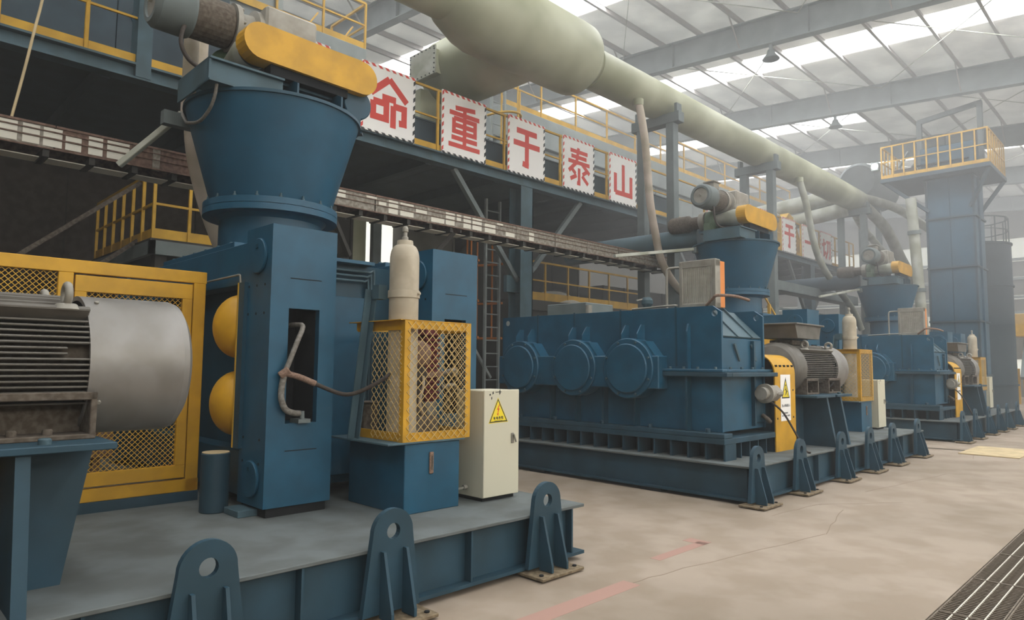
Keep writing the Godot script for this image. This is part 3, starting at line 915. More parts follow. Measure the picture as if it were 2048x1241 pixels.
	S(); box(2.2, 2.36, 0.45, 0.5, -5.3, -5.05, 0.004); put("clamp_block", M.steel_blue, t)
	dup(t, PITCH2, lab[1]); dup(t, PITCH3, lab[2])
	var jl := ["short dark blue steel post beside the foreground press, with a pale flat top"]
	var j := thing("steel_post", jl[0], "post", Vector3(2.17, 0.45, -5.42))
	S(); cyl(Vector3(2.17, 0.45, -5.42), Vector3(2.17, 0.9, -5.42), 0.105, -1, 28, 0.006); put("tube", M.base_blue, j)
	S(); cyl(Vector3(2.17, 0.9, -5.42), Vector3(2.17, 0.906, -5.42), 0.1, -1, 28); put("cap", M.timber, j)  # pale colour paints the yellowish light on the post top
	# hydraulic hoses at the slot of the near press
	var h := thing("hydraulic_hose", "greasy branching hydraulic hose in the slot of the near press, looping to the yellow cage", "hose", Vector3(2.44, 1.5, -4.86))
	S(); tube([Vector3(2.55, 1.89, -5.2), Vector3(2.58, 1.9, -4.98), Vector3(2.59, 1.88, -4.9), Vector3(2.53, 1.77, -4.86), Vector3(2.46, 1.6, -4.85), Vector3(2.435, 1.53, -4.86)], 0.02, 10); put("upper_hose", M.hose_grey, h)
	S(); tube([Vector3(2.435, 1.53, -4.86), Vector3(2.42, 1.42, -4.87), Vector3(2.415, 1.33, -4.86), Vector3(2.45, 1.25, -4.86), Vector3(2.52, 1.22, -4.87), Vector3(2.6, 1.21, -4.92)], 0.024, 10); put("lower_hose", M.hose_grey, h)
	S(); box(2.56, 2.66, 1.14, 1.17, -5.0, -4.86); cyl(Vector3(2.61, 1.15, -4.9), Vector3(2.61, 1.23, -4.9), 0.02, 0.016, 10); put("hose_stand", M.steel_grey, h)
	S(); tube([Vector3(2.44, 1.52, -4.85), Vector3(2.55, 1.49, -4.84), Vector3(2.66, 1.44, -4.8)], 0.024, 10); cyl(Vector3(2.40, 1.5, -4.87), Vector3(2.46, 1.55, -4.84), 0.032, -1, 10, 0.006); put("taped_joint", M.rust_tape, h)
	S(); tube([Vector3(2.66, 1.44, -4.8), Vector3(2.78, 1.38, -4.72), Vector3(2.86, 1.36, -4.66), Vector3(2.95, 1.39, -4.6), Vector3(3.05, 1.46, -4.52), Vector3(3.17, 1.53, -4.5), Vector3(3.24, 1.55, -4.5)], 0.017, 10); put("loop_hose", M.rubber, h)

# ---------------------------------------------------------------- feed hoppers and their drives
func hoppers() -> void:
	var lab := ["large blue conical feed hopper above the near press", "blue conical feed hopper of the middle machine, below the grey feeder motor", "far hazy blue feed hopper left of the lift tower"]
	var c := Vector3(3.13, 0, -6.66)
	var t := thing("feed_hopper", lab[0], "hopper", Vector3(3.13, 2.5, -6.66), "feed hoppers on the presses")
	var T := F_xy(c)
	S(); lathe(T, [[0.5, 2.5], [0.5, 3.0], [0.55, 3.05]], 40); put("throat", M.blue, t)
	S(); lathe(T, [[0.5, 3.045], [0.655, 3.045], [0.655, 3.105], [0.6, 3.105]], 48); put("lower_flange", M.blue, t)
	S(); lathe(T, [[0.6, 3.11], [0.655, 3.11], [0.655, 3.17], [0.58, 3.17]], 48); put("upper_flange", M.blue, t)
	for k in 18:
		var a := TAU * (k + 0.4) / 18
		S(); hexbolt(c + Vector3(cos(a) * 0.62, 3.17, sin(a) * 0.62), Vector3.UP, 0.018, 0.02); cyl(c + Vector3(cos(a) * 0.62, 3.19, sin(a) * 0.62), c + Vector3(cos(a) * 0.62, 3.215, sin(a) * 0.62), 0.01, -1, 6); put("flange_bolt", M.steel_blue, t)
	S(); lathe(T, [[0.585, 3.17], [0.85, 4.1]], 56); put("cone", M.blue, t)
	S(); lathe(T, [[0.85, 4.095], [0.872, 4.095], [0.872, 4.125], [0.0, 4.125]], 56); put("lid", M.blue_dark, t)
	S()
	box(2.24, 2.95, 4.125, 4.145, -6.4, -6.1); box(2.24, 2.95, 4.145, 4.34, -6.16, -6.14); box(2.24, 2.95, 4.33, 4.35, -6.4, -6.1); box(2.24, 2.26, 4.125, 4.35, -6.9, -6.12)
	put("front_channel", M.steel_blue, t)
	S(); box(2.5, 3.9, 4.125, 4.145, -7.15, -6.99); box(2.5, 3.9, 4.145, 4.36, -7.03, -7.01); box(2.5, 3.9, 4.35, 4.37, -7.15, -6.99); put("rear_channel", M.steel_blue, t)
	for x in [3.11, 3.6]:
		S(); prism(F_zy(Vector3(x, 0, 0)), PackedVector2Array([Vector2(-6.9, 4.125), Vector2(-6.12, 4.125), Vector2(-6.12, 4.36), Vector2(-6.2, 4.4), Vector2(-6.9, 4.4)]), 0.02); put("stiffener", M.blue_dark, t)
	S(); box(2.5, 3.8, 4.37, 4.4, -7.15, -6.3); put("drive_plate", M.blue_dark, t)
	S(); cyl(Vector3(3.86, 4.4, -6.75), Vector3(3.86, 4.4, -6.25), 0.17, -1, 28, 0.01); box(3.64, 3.9, 4.125, 4.3, -6.7, -6.25); put("outlet_bearing", M.blue_dark, t)
	S(); bar(Vector3(3.9, 4.14, -6.5), Vector3(4.02, 4.14, -6.4), 0.1, 0.02); put("side_tab", M.blue_dark, t)
	dup(t, PITCH2, lab[1]); dup(t, PITCH3, lab[2])
	# drive
	var dl := ["feeder drive with a long yellow chain cover on top of the near hopper", "dusty grey feeder motor with yellow chain cover on the middle hopper", "far small grey feeder motor with yellow chain cover"]
	var d := thing("feeder_drive", dl[0], "drive", Vector3(3.1, 4.4, -6.6), "feeder drives on the hoppers")
	S()
	var sta := PackedVector2Array()
	for k in 13: sta.append(Vector2(3.86, 4.66) + 0.178 * Vector2(sin(PI * k / 12), -cos(PI * k / 12)))
	for k in 13: sta.append(Vector2(2.74, 4.68) + 0.178 * Vector2(-sin(PI * k / 12), cos(PI * k / 12)))
	prism(F_xy(Vector3(0, 0, -6.36)), sta, 0.2)
	put("chain_cover", M.yellow, d)
	S(); box(2.85, 3.7, 4.4, 4.5, -6.34, -6.2); put("cover_bracket", M.dark, d)
	var mx := func(x: float, y: float, z: float) -> Transform3D: return Transform3D(Basis(Vector3.DOWN, Vector3.RIGHT, Vector3.BACK), Vector3(x, y, z))
	S(); lathe(mx.call(1.92, 5.0, -6.78), [[0.15, 0.03], [0.16, 0.0], [0.2, 0.0], [0.24, 0.05], [0.245, 0.34], [0.235, 0.36]], 32); put("fan_cover", M.steel_grey, d)
	S(); lathe(mx.call(1.92, 5.0, -6.78), [[0, 0.02], [0.155, 0.02]], 28); lathe(mx.call(1.9, 5.0, -6.78), [[0.02, 0.0], [0.02, 0.03]], 8); put("fan_grille", M.silver, d)
	S(); cyl(Vector3(2.26, 5.0, -6.78), Vector3(2.66, 5.0, -6.78), 0.2, -1, 28); var mb := put("motor_body", M.grime, d)
	S()
	for k in 28:
		var a := TAU * k / 28
		var r := Vector3(0, cos(a), sin(a))
		bar(Vector3(2.28, 5.0, -6.78) + r * 0.215, Vector3(2.64, 5.0, -6.78) + r * 0.215, 0.012, 0.05, 0.0, r.cross(Vector3.RIGHT))
	put_sub("body_fins", M.grime, mb)
	S(); box(2.3, 2.52, 5.2, 5.34, -6.88, -6.68, 0.01); box(2.27, 2.55, 5.33, 5.36, -6.91, -6.65, 0.006); put("terminal_box", M.silver, d)
	S(); lathe(mx.call(2.66, 5.0, -6.78), [[0.0, 0], [0.245, 0.0], [0.245, 0.05], [0.17, 0.06], [0.19, 0.2], [0.25, 0.22], [0.25, 0.27], [0.0, 0.27]], 24); put("lantern", M.silver, d)
	S()
	for k in 8:
		var a := TAU * k / 8
		hexbolt(Vector3(2.71, 5.0 + 0.22 * cos(a), -6.78 + 0.22 * sin(a)), Vector3.RIGHT, 0.018, 0.03)
	put("lantern_bolts", M.silver, d)
	S(); box(2.93, 3.5, 4.72, 5.26, -7.02, -6.52, 0.025); put("gear_case", M.silver, d)
	S(); box(3.0, 3.42, 4.42, 4.72, -6.95, -6.6, 0.01); put("pedestal", M.grime, d)
	# screw shaft towards the back: housing, bearing, cone
	var sz := func(z: float) -> Transform3D: return Transform3D(Basis(Vector3.RIGHT, Vector3.BACK, Vector3.DOWN), Vector3(2.74, 4.64, z))
	S(); lathe(sz.call(-7.95), [[0, 0], [0.15, 0], [0.18, 0.05], [0.18, 0.45], [0.13, 0.5], [0.13, 0.8]], 24); put("shaft_housing", M.grime, d)
	S(); lathe(sz.call(-7.2), [[0, 0], [0.2, 0], [0.2, 0.12], [0.15, 0.14], [0.15, 0.3], [0, 0.3]], 24); put("gear_flange", M.silver, d)
	S(); lathe(sz.call(-7.06), [[0, 0], [0.17, 0], [0.2, 0.03], [0.2, 0.14], [0.13, 0.2], [0, 0.2]], 24); box(2.52, 2.96, 4.4, 4.56, -7.05, -6.9, 0.01); put("bearing_block", M.green, d)
	S(); lathe(sz.call(-6.88), [[0.1, 0], [0.165, 0.4], [0.165, 0.53]], 24); put("shaft_cone", M.pale_grey, d)
	S(); tube([Vector3(2.24, 4.86, -6.72), Vector3(2.17, 4.76, -6.62), Vector3(2.15, 4.6, -6.6), Vector3(2.21, 4.48, -6.6), Vector3(2.31, 4.41, -6.58), Vector3(2.42, 4.36, -6.5)], 0.02, 8); put("cable", M.rubber, d)
	dup(d, PITCH2, dl[1]); dup(d, PITCH3, dl[2])
	var o := thing("vent_pipe", "pinkish dusty vent pipe standing behind the near hopper drive", "pipe", Vector3(2.5, 4.4, -7.35))
	S(); cyl(Vector3(2.5, 4.2, -7.35), Vector3(2.5, 5.02, -7.35), 0.075, -1, 20); put("pipe", M.pale_pipe, o)
	# blue transfer ducts coming in behind the hoppers
	for k in 2:
		var q: Vector3 = [PITCH2, PITCH3][k]
		var u := thing("transfer_duct", ["blue round transfer duct entering behind the middle hopper", "hazy blue round transfer duct entering behind the far hopper"][k], "duct", Vector3(2.6, 4.2, -8.0) + q, "transfer ducts behind the hoppers")
		S(); cyl(Vector3(3.0, 4.35, -7.4) + q, Vector3(2.4, 4.25, -10.6) + q, 0.24, -1, 28); put("duct", M.panel_blue if k else M.steel_blue, u)

# ---------------------------------------------------------------- motors
func motors() -> void:
	var lab := ["big grey ribbed motor with a smooth fan cover, at the left edge", "grey ribbed electric motor with lifting eye beside the yellow coupling guard", "far brownish electric motor behind the far gearbox"]
	var y := 1.58
	var z := -4.45
	var r := 0.385
	var t := thing("drive_motor", lab[0], "motor", Vector3(0.4, 1.19, z), "drive motors on their stands")
	var X := func(x: float) -> Transform3D: return Transform3D(Basis(Vector3.DOWN, Vector3.RIGHT, Vector3.BACK), Vector3(x, y, z))
	S(); cyl(Vector3(-0.35, y, z), Vector3(1.0, y, z), 0.3, -1, 36); put("stator_frame", M.grime, t)
	for k in range(-7, 10):
		var dy := k * 0.0285
		var hz := sqrt(r * r - dy * dy) - 0.005
		for s in [-1.0, 1.0]:
			if absf(dy) > 0.25: continue
			S(); box(-0.3, 0.965 if k != 2 and k != 3 and k != -6 else 0.86, y + dy - 0.006, y + dy + 0.006, z + s * 0.2, z + s * hz, 0.004); put("cooling_fin", M.motor_grey, t)
	for k in range(-4, 5):
		var dz := k * 0.048
		S(); box(-0.3, 0.9, y + 0.2, y + sqrt(r * r - dz * dz) - 0.004, z + dz - 0.008, z + dz + 0.008, 0.004); put("cooling_fin", M.motor_grey, t)
	# flat shoulder under the eye bolt, and eye bolts
	for s in [-1.0, 1.0]:
		S(); obox(Transform3D(Basis(Vector3.RIGHT, -s * 0.72), Vector3(0.33, y + 0.262, z + s * 0.262)), Vector3(1.27, 0.03, 0.12), 0.006); put("shoulder", M.motor_grey, t)
		for ex in [0.86, -0.1]:
			S()
			var o := Vector3(ex, y + 0.285, z + s * 0.275)
			cyl(o, o + Vector3(0, 0.035, 0), 0.065, 0.05, 20, 0.006)
			var ring := []
			for k in 21: ring.append(o + Vector3(0, 0.085 + 0.048 * cos(TAU * k / 20), 0.048 * sin(TAU * k / 20)))
			tube(ring, 0.02, 10, 1)
			if s > 0 or ex > 0: put("eye_bolt", M.silver, t)
	S(); lathe(X.call(0.96), [[0.36, 0.0], [r, 0.0], [r, 0.0], [r, 0.47], [r - 0.012, 0.505], [r - 0.05, 0.53], [0.2, 0.53]], 48, false); put("fan_cover", M.cover_grey, t)
	S(); lathe(X.call(1.47), [[0, 0.0], [0.25, 0.0]], 32); put("fan_inlet", M.dark, t)
	S()
	for a in [0.5, 2.1, 3.6, 5.2]: hexbolt(Vector3(1.02, y + cos(a) * r, z + sin(a) * r), Vector3(0, cos(a), sin(a)), 0.012, 0.012)
	put("cover_screws", M.silver, t)
	S(); lathe(X.call(-0.72), [[0, 0], [0.16, 0], [0.2, 0.05], [0.34, 0.1], [0.37, 0.14], [r + 0.01, 0.2], [r + 0.01, 0.42], [r - 0.04, 0.44]], 40); put("end_bell", M.motor_grey, t)
	S()
	for k in 24:
		var a := TAU * k / 24
		var d := Vector3(0, cos(a), sin(a))
		bar(Vector3(-0.62, y, z) + d * 0.3, Vector3(-0.3, y, z) + d * (r + 0.008), 0.014, 0.04, 0, d.cross(Vector3.RIGHT))
	put("bell_ribs", M.motor_grey, t)
	S(); box(-0.3, 0.3, y + 0.36, y + 0.44, z - 0.18, z + 0.18, 0.01); put("terminal_neck", M.grime, t)
	S(); prism(F_xy(Vector3(0, 0, z - 0.3)), PackedVector2Array([Vector2(-0.4, y + 0.46), Vector2(0.42, y + 0.46), Vector2(0.5, y + 0.66), Vector2(-0.48, y + 0.66)]), 0.6); box(-0.52, 0.54, y + 0.66, y + 0.685, z - 0.34, z + 0.34, 0.006); put("terminal_box", M.motor_grey, t)
	# cast feet with open pockets
	for s in [-1.0, 1.0]:
		for fx in [[0.5, 1.0], [-0.35, 0.1]]:
			S()
			var za: float = z + s * 0.12
			var zb: float = z + s * 0.40
			box(fx[0], fx[1], 1.2, 1.225, minf(za, zb), maxf(za, zb), 0.004)
			box(fx[0], fx[0] + 0.03, 1.22, 1.44, minf(za, zb), maxf(za, zb), 0.004); box(fx[1] - 0.03, fx[1], 1.22, 1.44, minf(za, zb), maxf(za, zb), 0.004)
			box(fx[0], fx[1], 1.4, 1.44, minf(za, zb), maxf(za, zb), 0.004)
			box(fx[0], fx[1], 1.22, 1.42, minf(za, z + s * 0.2), maxf(za, z + s * 0.2))
			for b in [0.15, 0.3]: hexbolt(Vector3(fx[0] + b, 1.225, z + s * 0.33), Vector3.UP, 0.024, 0.03)
			put("foot", M.grime, t)
	dup(t, PITCH2 + Vector3(0.45, 0, 0), lab[1]); dup(t, PITCH3 + Vector3(0.3, 0, 0), lab[2])
	# stands
	var sl := ["dark blue steel motor stand under the motor at the left edge", "dark blue two-legged motor stand on the middle machine bed", "far dark blue motor stand on the far machine bed"]
	var p := thing("motor_stand", sl[0], "stand", Vector3(0.5, 0.45, z), "motor stands on the machine beds")
	for h in [[-0.36, 0.34, 0.12, -1.0], [0.42, 1.04, 0.66, 1.0]]:
		S(); box(h[0], h[1], 1.165, 1.2, z - 0.64, z + 0.64, 0.004); put("top_plate", M.base_blue, p)
		S(); prism(F_zy(Vector3(h[2] + 0.03, 0, 0)), PackedVector2Array([Vector2(z - 0.72, 0.45), Vector2(z + 0.72, 0.45), Vector2(z + 0.6, 1.165), Vector2(z - 0.6, 1.165)]), 0.06); put("web_plate", M.base_blue, p)
		for gz in [z + 0.24, z - 0.26]:
			S()
			var u: float = h[2]
			var e: float = h[3]
			prism(F_xy(Vector3(0, 0, gz)), PackedVector2Array([Vector2(u, 0.45), Vector2(u + e * 0.25, 0.45), Vector2(u + e * 0.37, 1.165), Vector2(u, 1.165)]), 0.02)
			put("gusset", M.base_blue, p)
	S(); hexbolt(Vector3(0.75, 1.2, z + 0.55), Vector3.UP, 0.03, 0.03); put("jack_bolt", M.steel_blue, p)
	dup(p, PITCH2 + Vector3(0.2, 0, 0), sl[1]); dup(p, PITCH3 + Vector3(0.1, 0, 0), sl[2])

# ---------------------------------------------------------------- gearboxes (of the middle and far machine)
func gearboxes() -> void:
	var lab := ["large dark blue gearbox with three round bearing covers, in the middle of the picture", "far dark blue gearbox in front of the lift tower"]
	var xa := -2.15      # body side
	var xb := -0.98
	var zn := -4.22      # near end
	var zf := -8.15
	var t := thing("gearbox", lab[0], "gearbox", Vector3(-1.55, 0.45, -6.2), "gearboxes in the row")
	# body: long side plates with ears and a slanted near end
	S(); box(xa + 0.03, xb - 0.03, 0.78, 1.53, zf + 0.15, zn, 0.006); put("lower_case", M.blue, t)
	S(); prism(F_zy(Vector3(xb - 0.03, 0, 0)), PackedVector2Array([Vector2(zf + 0.3, 1.53), Vector2(zn, 1.53), Vector2(zn, 1.96), Vector2(zn - 0.42, 2.36), Vector2(zf + 0.3, 2.36)]), xb - xa - 0.06); put("upper_case", M.blue, t)
	for x in [xa, xb]:
		S()
		var o := PackedVector2Array([Vector2(zf, 1.53), Vector2(zn + 0.02, 1.53), Vector2(zn + 0.02, 2.3), Vector2(zn - 0.1, 2.38), Vector2(zf, 2.38)])
		prism_hole(F_zy(Vector3(x + 0.02, 0, 0)), o, circle(Vector2(zn - 0.07, 2.285), 0.042, 20), 0.04)
		var side := put("side_plate", M.blue, t)
		S(); box(x - 0.02, x + 0.02, 0.78, 1.53, zf + 0.12, zn + 0.02, 0.004); put_sub("lower_plate", M.blue, side)
		S(); cyl(Vector3(x - 0.024, 2.285, zf + 0.12), Vector3(x - 0.012, 2.285, zf + 0.12), 0.042, -1, 16); put_sub("ear_hole", M.casing, side)
	S(); obox(Transform3D(Basis(Vector3.RIGHT, 0.76), Vector3((xa + xb) / 2, 2.175, zn - 0.2)), Vector3(xb - xa - 0.1, 0.025, 0.54), 0.004); put("slanted_cover", M.steel_blue, t, "slanted end cover, paler colour for reflected light")  # paler blue stands for light reflecting off the slope
	for x in [-1.72, -1.3]:
		S(); bar(Vector3(x, 1.99, zn + 0.015), Vector3(x, 2.42, zn - 0.42), 0.025, 0.03); put("cover_rib", M.steel_blue, t)
	S(); box(xa + 0.06, xb - 0.06, 2.36, 2.39, zf + 0.4, zn - 0.46, 0.004); put("top_cover", M.steel_blue, t)
	# seams and joint flange
	for z in [-4.85, -5.75, -6.6, -7.35]:
		S(); box(xa - 0.03, xa - 0.02, 1.6, 2.395, z - 0.012, z + 0.012); put("side_seam", M.blue_dark, t)
	S(); box(xa - 0.16, xa - 0.02, 1.475, 1.53, -4.98, zn + 0.16, 0.006); box(xa - 0.02, xb + 0.12, 1.475, 1.53, zn, zn + 0.16, 0.006); put("joint_flange", M.base_blue, t)
	S(); box(xa - 0.16, xa - 0.02, 1.533, 1.57, -4.98, zn + 0.1, 0.006); box(xa - 0.02, xb + 0.1, 1.533, 1.57, zn, zn + 0.1, 0.006); put("joint_flange_top", M.blue, t)
	for p in [[xa - 0.09, -4.9], [xa - 0.09, -4.7], [xa - 0.09, -4.5], [xa - 0.09, -4.25], [-2.0, zn + 0.05], [-1.7, zn + 0.05], [-1.4, zn + 0.05], [-1.1, zn + 0.05]]:
		S(); hexbolt(Vector3(p[0], 1.57, p[1]), Vector3.UP, 0.022, 0.03); put("joint_bolt", M.steel_blue, t)
	# bearing boss band and the three covers
	S(); box(xa - 0.25, xa - 0.02, 1.30, 1.74, -8.0, -4.98, 0.012); put("boss_band", M.blue, t)
	for z in [-5.46, -6.42, -7.52]:
		S(); cyl(Vector3(xa - 0.02, 1.57, z), Vector3(xa - 0.28, 1.57, z), 0.41, -1, 44, 0.012); var boss := put("bearing_boss", M.blue, t)
		S(); cyl(Vector3(xa - 0.28, 1.57, z), Vector3(xa - 0.315, 1.57, z), 0.335, -1, 44, 0.012); put_sub("cover", M.blue, boss)
		for k in 8:
			var a := TAU * (k + 0.5) / 8
			S(); hexbolt(Vector3(xa - 0.28, 1.57 + 0.373 * cos(a), z + 0.373 * sin(a)), Vector3.LEFT, 0.017, 0.02); put_sub("cover_bolt", M.steel_blue, boss)
		# saddle between boss and band, dusty on top
		S(); prism(F_zy(Vector3(xa - 0.03, 0, 0)), PackedVector2Array([Vector2(z - 0.14, 1.74), Vector2(z + 0.42, 1.74), Vector2(z + 0.26, 1.94), Vector2(z - 0.14, 1.96)]), 0.2); put_sub("saddle", M.blue, boss)
		# pairs of hooked ribs above
		for dz in [-0.16, 0.1]:
			S(); prism(F_xy(Vector3(0, 0, z + dz)), PackedVector2Array([Vector2(xa - 0.02, 1.9), Vector2(xa - 0.2, 1.9), Vector2(xa - 0.2, 2.04), Vector2(xa - 0.1, 2.17), Vector2(xa - 0.02, 2.17)]), 0.018); put_sub("rib", M.blue, boss)
	for z in [-4.66]:
		S(); prism(F_xy(Vector3(0, 0, z)), PackedVector2Array([Vector2(xa - 0.02, 1.57), Vector2(xa - 0.1, 1.57), Vector2(xa - 0.1, 2.06), Vector2(xa - 0.06, 2.16), Vector2(xa - 0.02, 2.16)]), 0.025); put("side_rib", M.blue, t)
	# lower ribs under the band, lower flange, feet
	for z in [-4.66, -5.46, -6.0, -6.5, -7.0]:
		S(); prism(F_xy(Vector3(0, 0, z)), PackedVector2Array([Vector2(xa - 0.02, 0.78), Vector2(xa - 0.13, 0.78), Vector2(xa - 0.13, 1.47 if z > -5 else 1.3), Vector2(xa - 0.02, 1.47 if z > -5 else 1.3)]), 0.03); put("lower_rib", M.blue_dark, t)
	S(); box(-2.36, -0.8, 0.65, 0.72, zf + 0.25, zn + 0.14, 0.006); put("foot_flange", M.base_blue, t)
	S(); box(-2.36, xa, 0.722, 0.78, zf + 0.25, zn + 0.14, 0.006); put("foot_flange_top", M.base_blue, t)
	for z in [-4.35, -5.2, -6.0, -6.9, -7.6]:
		S(); hexbolt(Vector3(-2.27, 0.78, z), Vector3.UP, 0.035, 0.05); put("foundation_nut", M.base_blue, t)
	for k in 16:
		var z := -7.85 + k * 0.25
		S(); box(-2.33, -2.05, 0.45, 0.65, z - 0.012, z + 0.012); put("foot_rib", M.base_blue, t)
	for k in 6:
		S(); box(-2.1 + k * 0.24, -2.08 + k * 0.24, 0.45, 0.65, zn - 0.15, zn + 0.1); put("foot_rib", M.base_blue, t)
	S(); box(-2.05, -1.0, 0.45, 0.65, zf + 0.3, zn - 0.15); put("foot_block", M.dark, t)
	# near end: ribs, inspection plate, oil pump
	for x in [-1.75, -1.28]:
		S(); bar(Vector3(x - 0.08, 1.9, zn + 0.02), Vector3(x + 0.06, 1.68, zn + 0.02), 0.016, 0.03); put("end_rib", M.steel_blue, t)
	S(); box(-1.34, -1.3, 0.82, 1.95, zn, zn + 0.05); put("end_stiffener", M.blue_dark, t)
	S(); box(-1.25, -1.02, 0.86, 1.3, zn, zn + 0.03, 0.004); put("inspection_plate", M.blue_dark, t)
	S(); lathe(Transform3D(Basis(Vector3.DOWN, Vector3.RIGHT, Vector3.BACK), Vector3(-1.36, 1.25, zn + 0.14)), [[0, 0], [0.085, 0], [0.085, 0.1], [0.13, 0.1], [0.13, 0.15], [0.09, 0.16], [0.09, 0.3], [0, 0.3]], 24); put("oil_pump", M.silver, t)
	S(); obox(Transform3D(Basis(Vector3.RIGHT, PI / 4), Vector3(-0.97, 1.25, zn + 0.14)), Vector3(0.2, 0.17, 0.17), 0.02); put("pump_motor", M.silver, t)
	S(); tube([Vector3(-1.1, 1.15, zn + 0.14), Vector3(-0.95, 1.0, zn + 0.25), Vector3(-0.85, 0.75, zn + 0.36), Vector3(-0.74, 0.5, zn + 0.45), Vector3(-0.72, 0.46, zn + 0.52)], 0.014, 8); put("pump_cable", M.rubber, t)
	S(); tube([Vector3(-1.1, 0.95, zn + 0.04), Vector3(-1.12, 0.9, zn + 0.12), Vector3(-1.06, 0.87, zn + 0.12), Vector3(-1.0, 0.9, zn + 0.06)], 0.03, 10); put("drain_pipe", M.grime, t)
	# shaft stub at the far end
	S(); cyl(Vector3(-1.6, 1.55, zf + 0.1), Vector3(-1.6, 1.55, zf - 0.25), 0.09, -1, 18); box(-1.9, -1.5, 1.5, 1.6, zf - 0.3, zf - 0.1); put("end_shaft", M.blue, t)
	# fittings on top
	S(); box(-1.9, -1.2, 2.39, 2.58, -7.4, -6.6, 0.01); put("oil_box", M.steel_grey, t)
	S(); cyl(Vector3(-1.95, 2.39, -6.5), Vector3(-1.95, 2.52, -6.5), 0.05, -1, 16); put("breather", M.silver, t)
	S(); tube([Vector3(-2.1, 2.4, -5.6), Vector3(-2.1, 2.42, -5.0), Vector3(-2.05, 2.42, -4.9)], 0.012, 8); put("oil_line", M.silver, t)
	dup2_from_m1(t, lab)
	# filter bowl, oil cooler with fins
	var cl := ["upright finned oil cooler with an orange side on the middle gearbox", "pale oil cooler standing on the far gearbox"]
	var c := thing("oil_cooler", cl[0], "cooler", Vector3(-1.65, 2.39, -4.85), "oil coolers on the gearboxes")
	var x0 := -1.80
	S(); box(x0 + 0.005, x0 + 0.095, 2.45, 2.97, -5.1, -4.62); put("fin_core", M.tray_steel, c)
	for k in 24:
		var z := -5.1 + k * 0.0205
		S(); box(x0 - 0.012, x0 + 0.11, 2.46, 2.96, z - 0.005, z + 0.005); put("fin", M.fins, c)
	for b in [[-5.13, -5.08], [-4.64, -4.58]]:
		S(); box(x0 - 0.02, x0 + 0.12, 2.39, 3.04, b[0], b[1], 0.005); put("side_tank", M.silver, c)
	S(); box(x0 - 0.018, x0 + 0.118, 2.95, 3.05, -5.13, -4.58, 0.006); put("top_header", M.silver, c)
	S(); box(x0 - 0.018, x0 + 0.118, 2.39, 2.46, -5.13, -4.58, 0.006); put("bottom_header", M.silver, c)
	S(); box(x0 + 0.12, x0 + 0.25, 2.4, 3.03, -4.7, -4.585, 0.004); box(x0 + 0.12, x0 + 0.25, 2.4, 3.03, -5.12, -5.0, 0.004); put("fan_shroud", M.orange, c, "orange fan shroud")
	S(); tube([Vector3(x0 + 0.05, 2.98, -5.13), Vector3(x0 + 0.02, 2.98, -5.25), Vector3(x0, 2.95, -5.33), Vector3(x0, 2.75, -5.34), Vector3(x0, 2.55, -5.34), Vector3(x0, 2.4, -5.34)], 0.018, 10); put("return_pipe", M.silver, c)
	S(); tube([Vector3(x0 - 0.02, 2.42, -4.72), Vector3(x0 - 0.06, 2.5, -4.6), Vector3(x0 - 0.08, 2.54, -4.52), Vector3(x0 + 0.1, 2.53, -4.36), Vector3(x0 + 0.32, 2.49, -4.28)], 0.02, 10); put("feed_hose", M.rust_tape, c)
	c.position.z += 0.12
	dup2_from_m1(c, cl)
	var fl := thing("oil_filter", "small blue domed oil filter on top of the middle gearbox, left of the cooler", "filter", Vector3(-1.95, 2.38, -5.45) + PITCH2)
	OFF -= PITCH2
	S(); lathe(F_xy(Vector3(-1.95, 2.38, -5.45)), [[0, 0], [0.09, 0], [0.09, 0.02], [0.05, 0.03], [0.055, 0.06], [0.08, 0.1], [0.08, 0.15], [0.06, 0.19], [0, 0.2]], 20); put("bowl", M.steel_blue, fl)
	S(); bar(Vector3(-1.95, 2.56, -5.45), Vector3(-2.06, 2.53, -5.55), 0.03, 0.02); put("handle", M.silver, fl)
	# coupling guard
	var gl := ["yellow arched coupling guard with a white warning plate beside the middle gearbox", "far yellow arched coupling guard beside the far gearbox"]
	var g := thing("coupling_guard", gl[0], "guard", Vector3(-0.61, 0.45, -4.45), "yellow coupling guards")
	S()
	var outer := []
	var rr := 0.26
	for k in 9: outer.append(Vector2(-4.07 - rr + rr * cos(PI / 2 * k / 8), 1.78 - rr + rr * sin(PI / 2 * k / 8)))
	for k in 9: outer.append(Vector2(-4.83 + rr - rr * sin(PI / 2 * k / 8), 1.78 - rr + rr * cos(PI / 2 * k / 8)))
	outer.push_front(Vector2(-4.07, 0.45))
	outer.append(Vector2(-4.83, 0.45))
	var inner := []
	for p in outer: inner.append(Vector2(-4.45 + (p.x + 4.45) * 0.955, minf(p.y, 1.765) - (0.0 if p.y < 0.5 else 0.004)))
	for k in outer.size() - 1:
		var q := PackedVector2Array([outer[k], outer[k + 1], inner[k + 1], inner[k]])
		prism(F_zy(Vector3(-0.28, 0, 0)), q, 0.66)
	put("arch_sheet", M.yellow, g)
	S()
	for yy in [1.62, 1.28, 0.9]:
		for k in 5: cyl(Vector3(-0.88 + k * 0.13, yy, -4.09 if yy < 1.5 else -4.12), Vector3(-0.88 + k * 0.13, yy, -4.065), 0.014, -1, 8)
	put("vent_holes", M.dark, g, "", "stuff")
	dup2_from_m1(g, gl)
	warning_plate()

# a thing written in the near machine's coordinates that only the middle and far machines show
func dup2_from_m1(t: Node3D, lab: Array) -> void:
	dup(t, PITCH3, lab[1])
	t.position += PITCH2

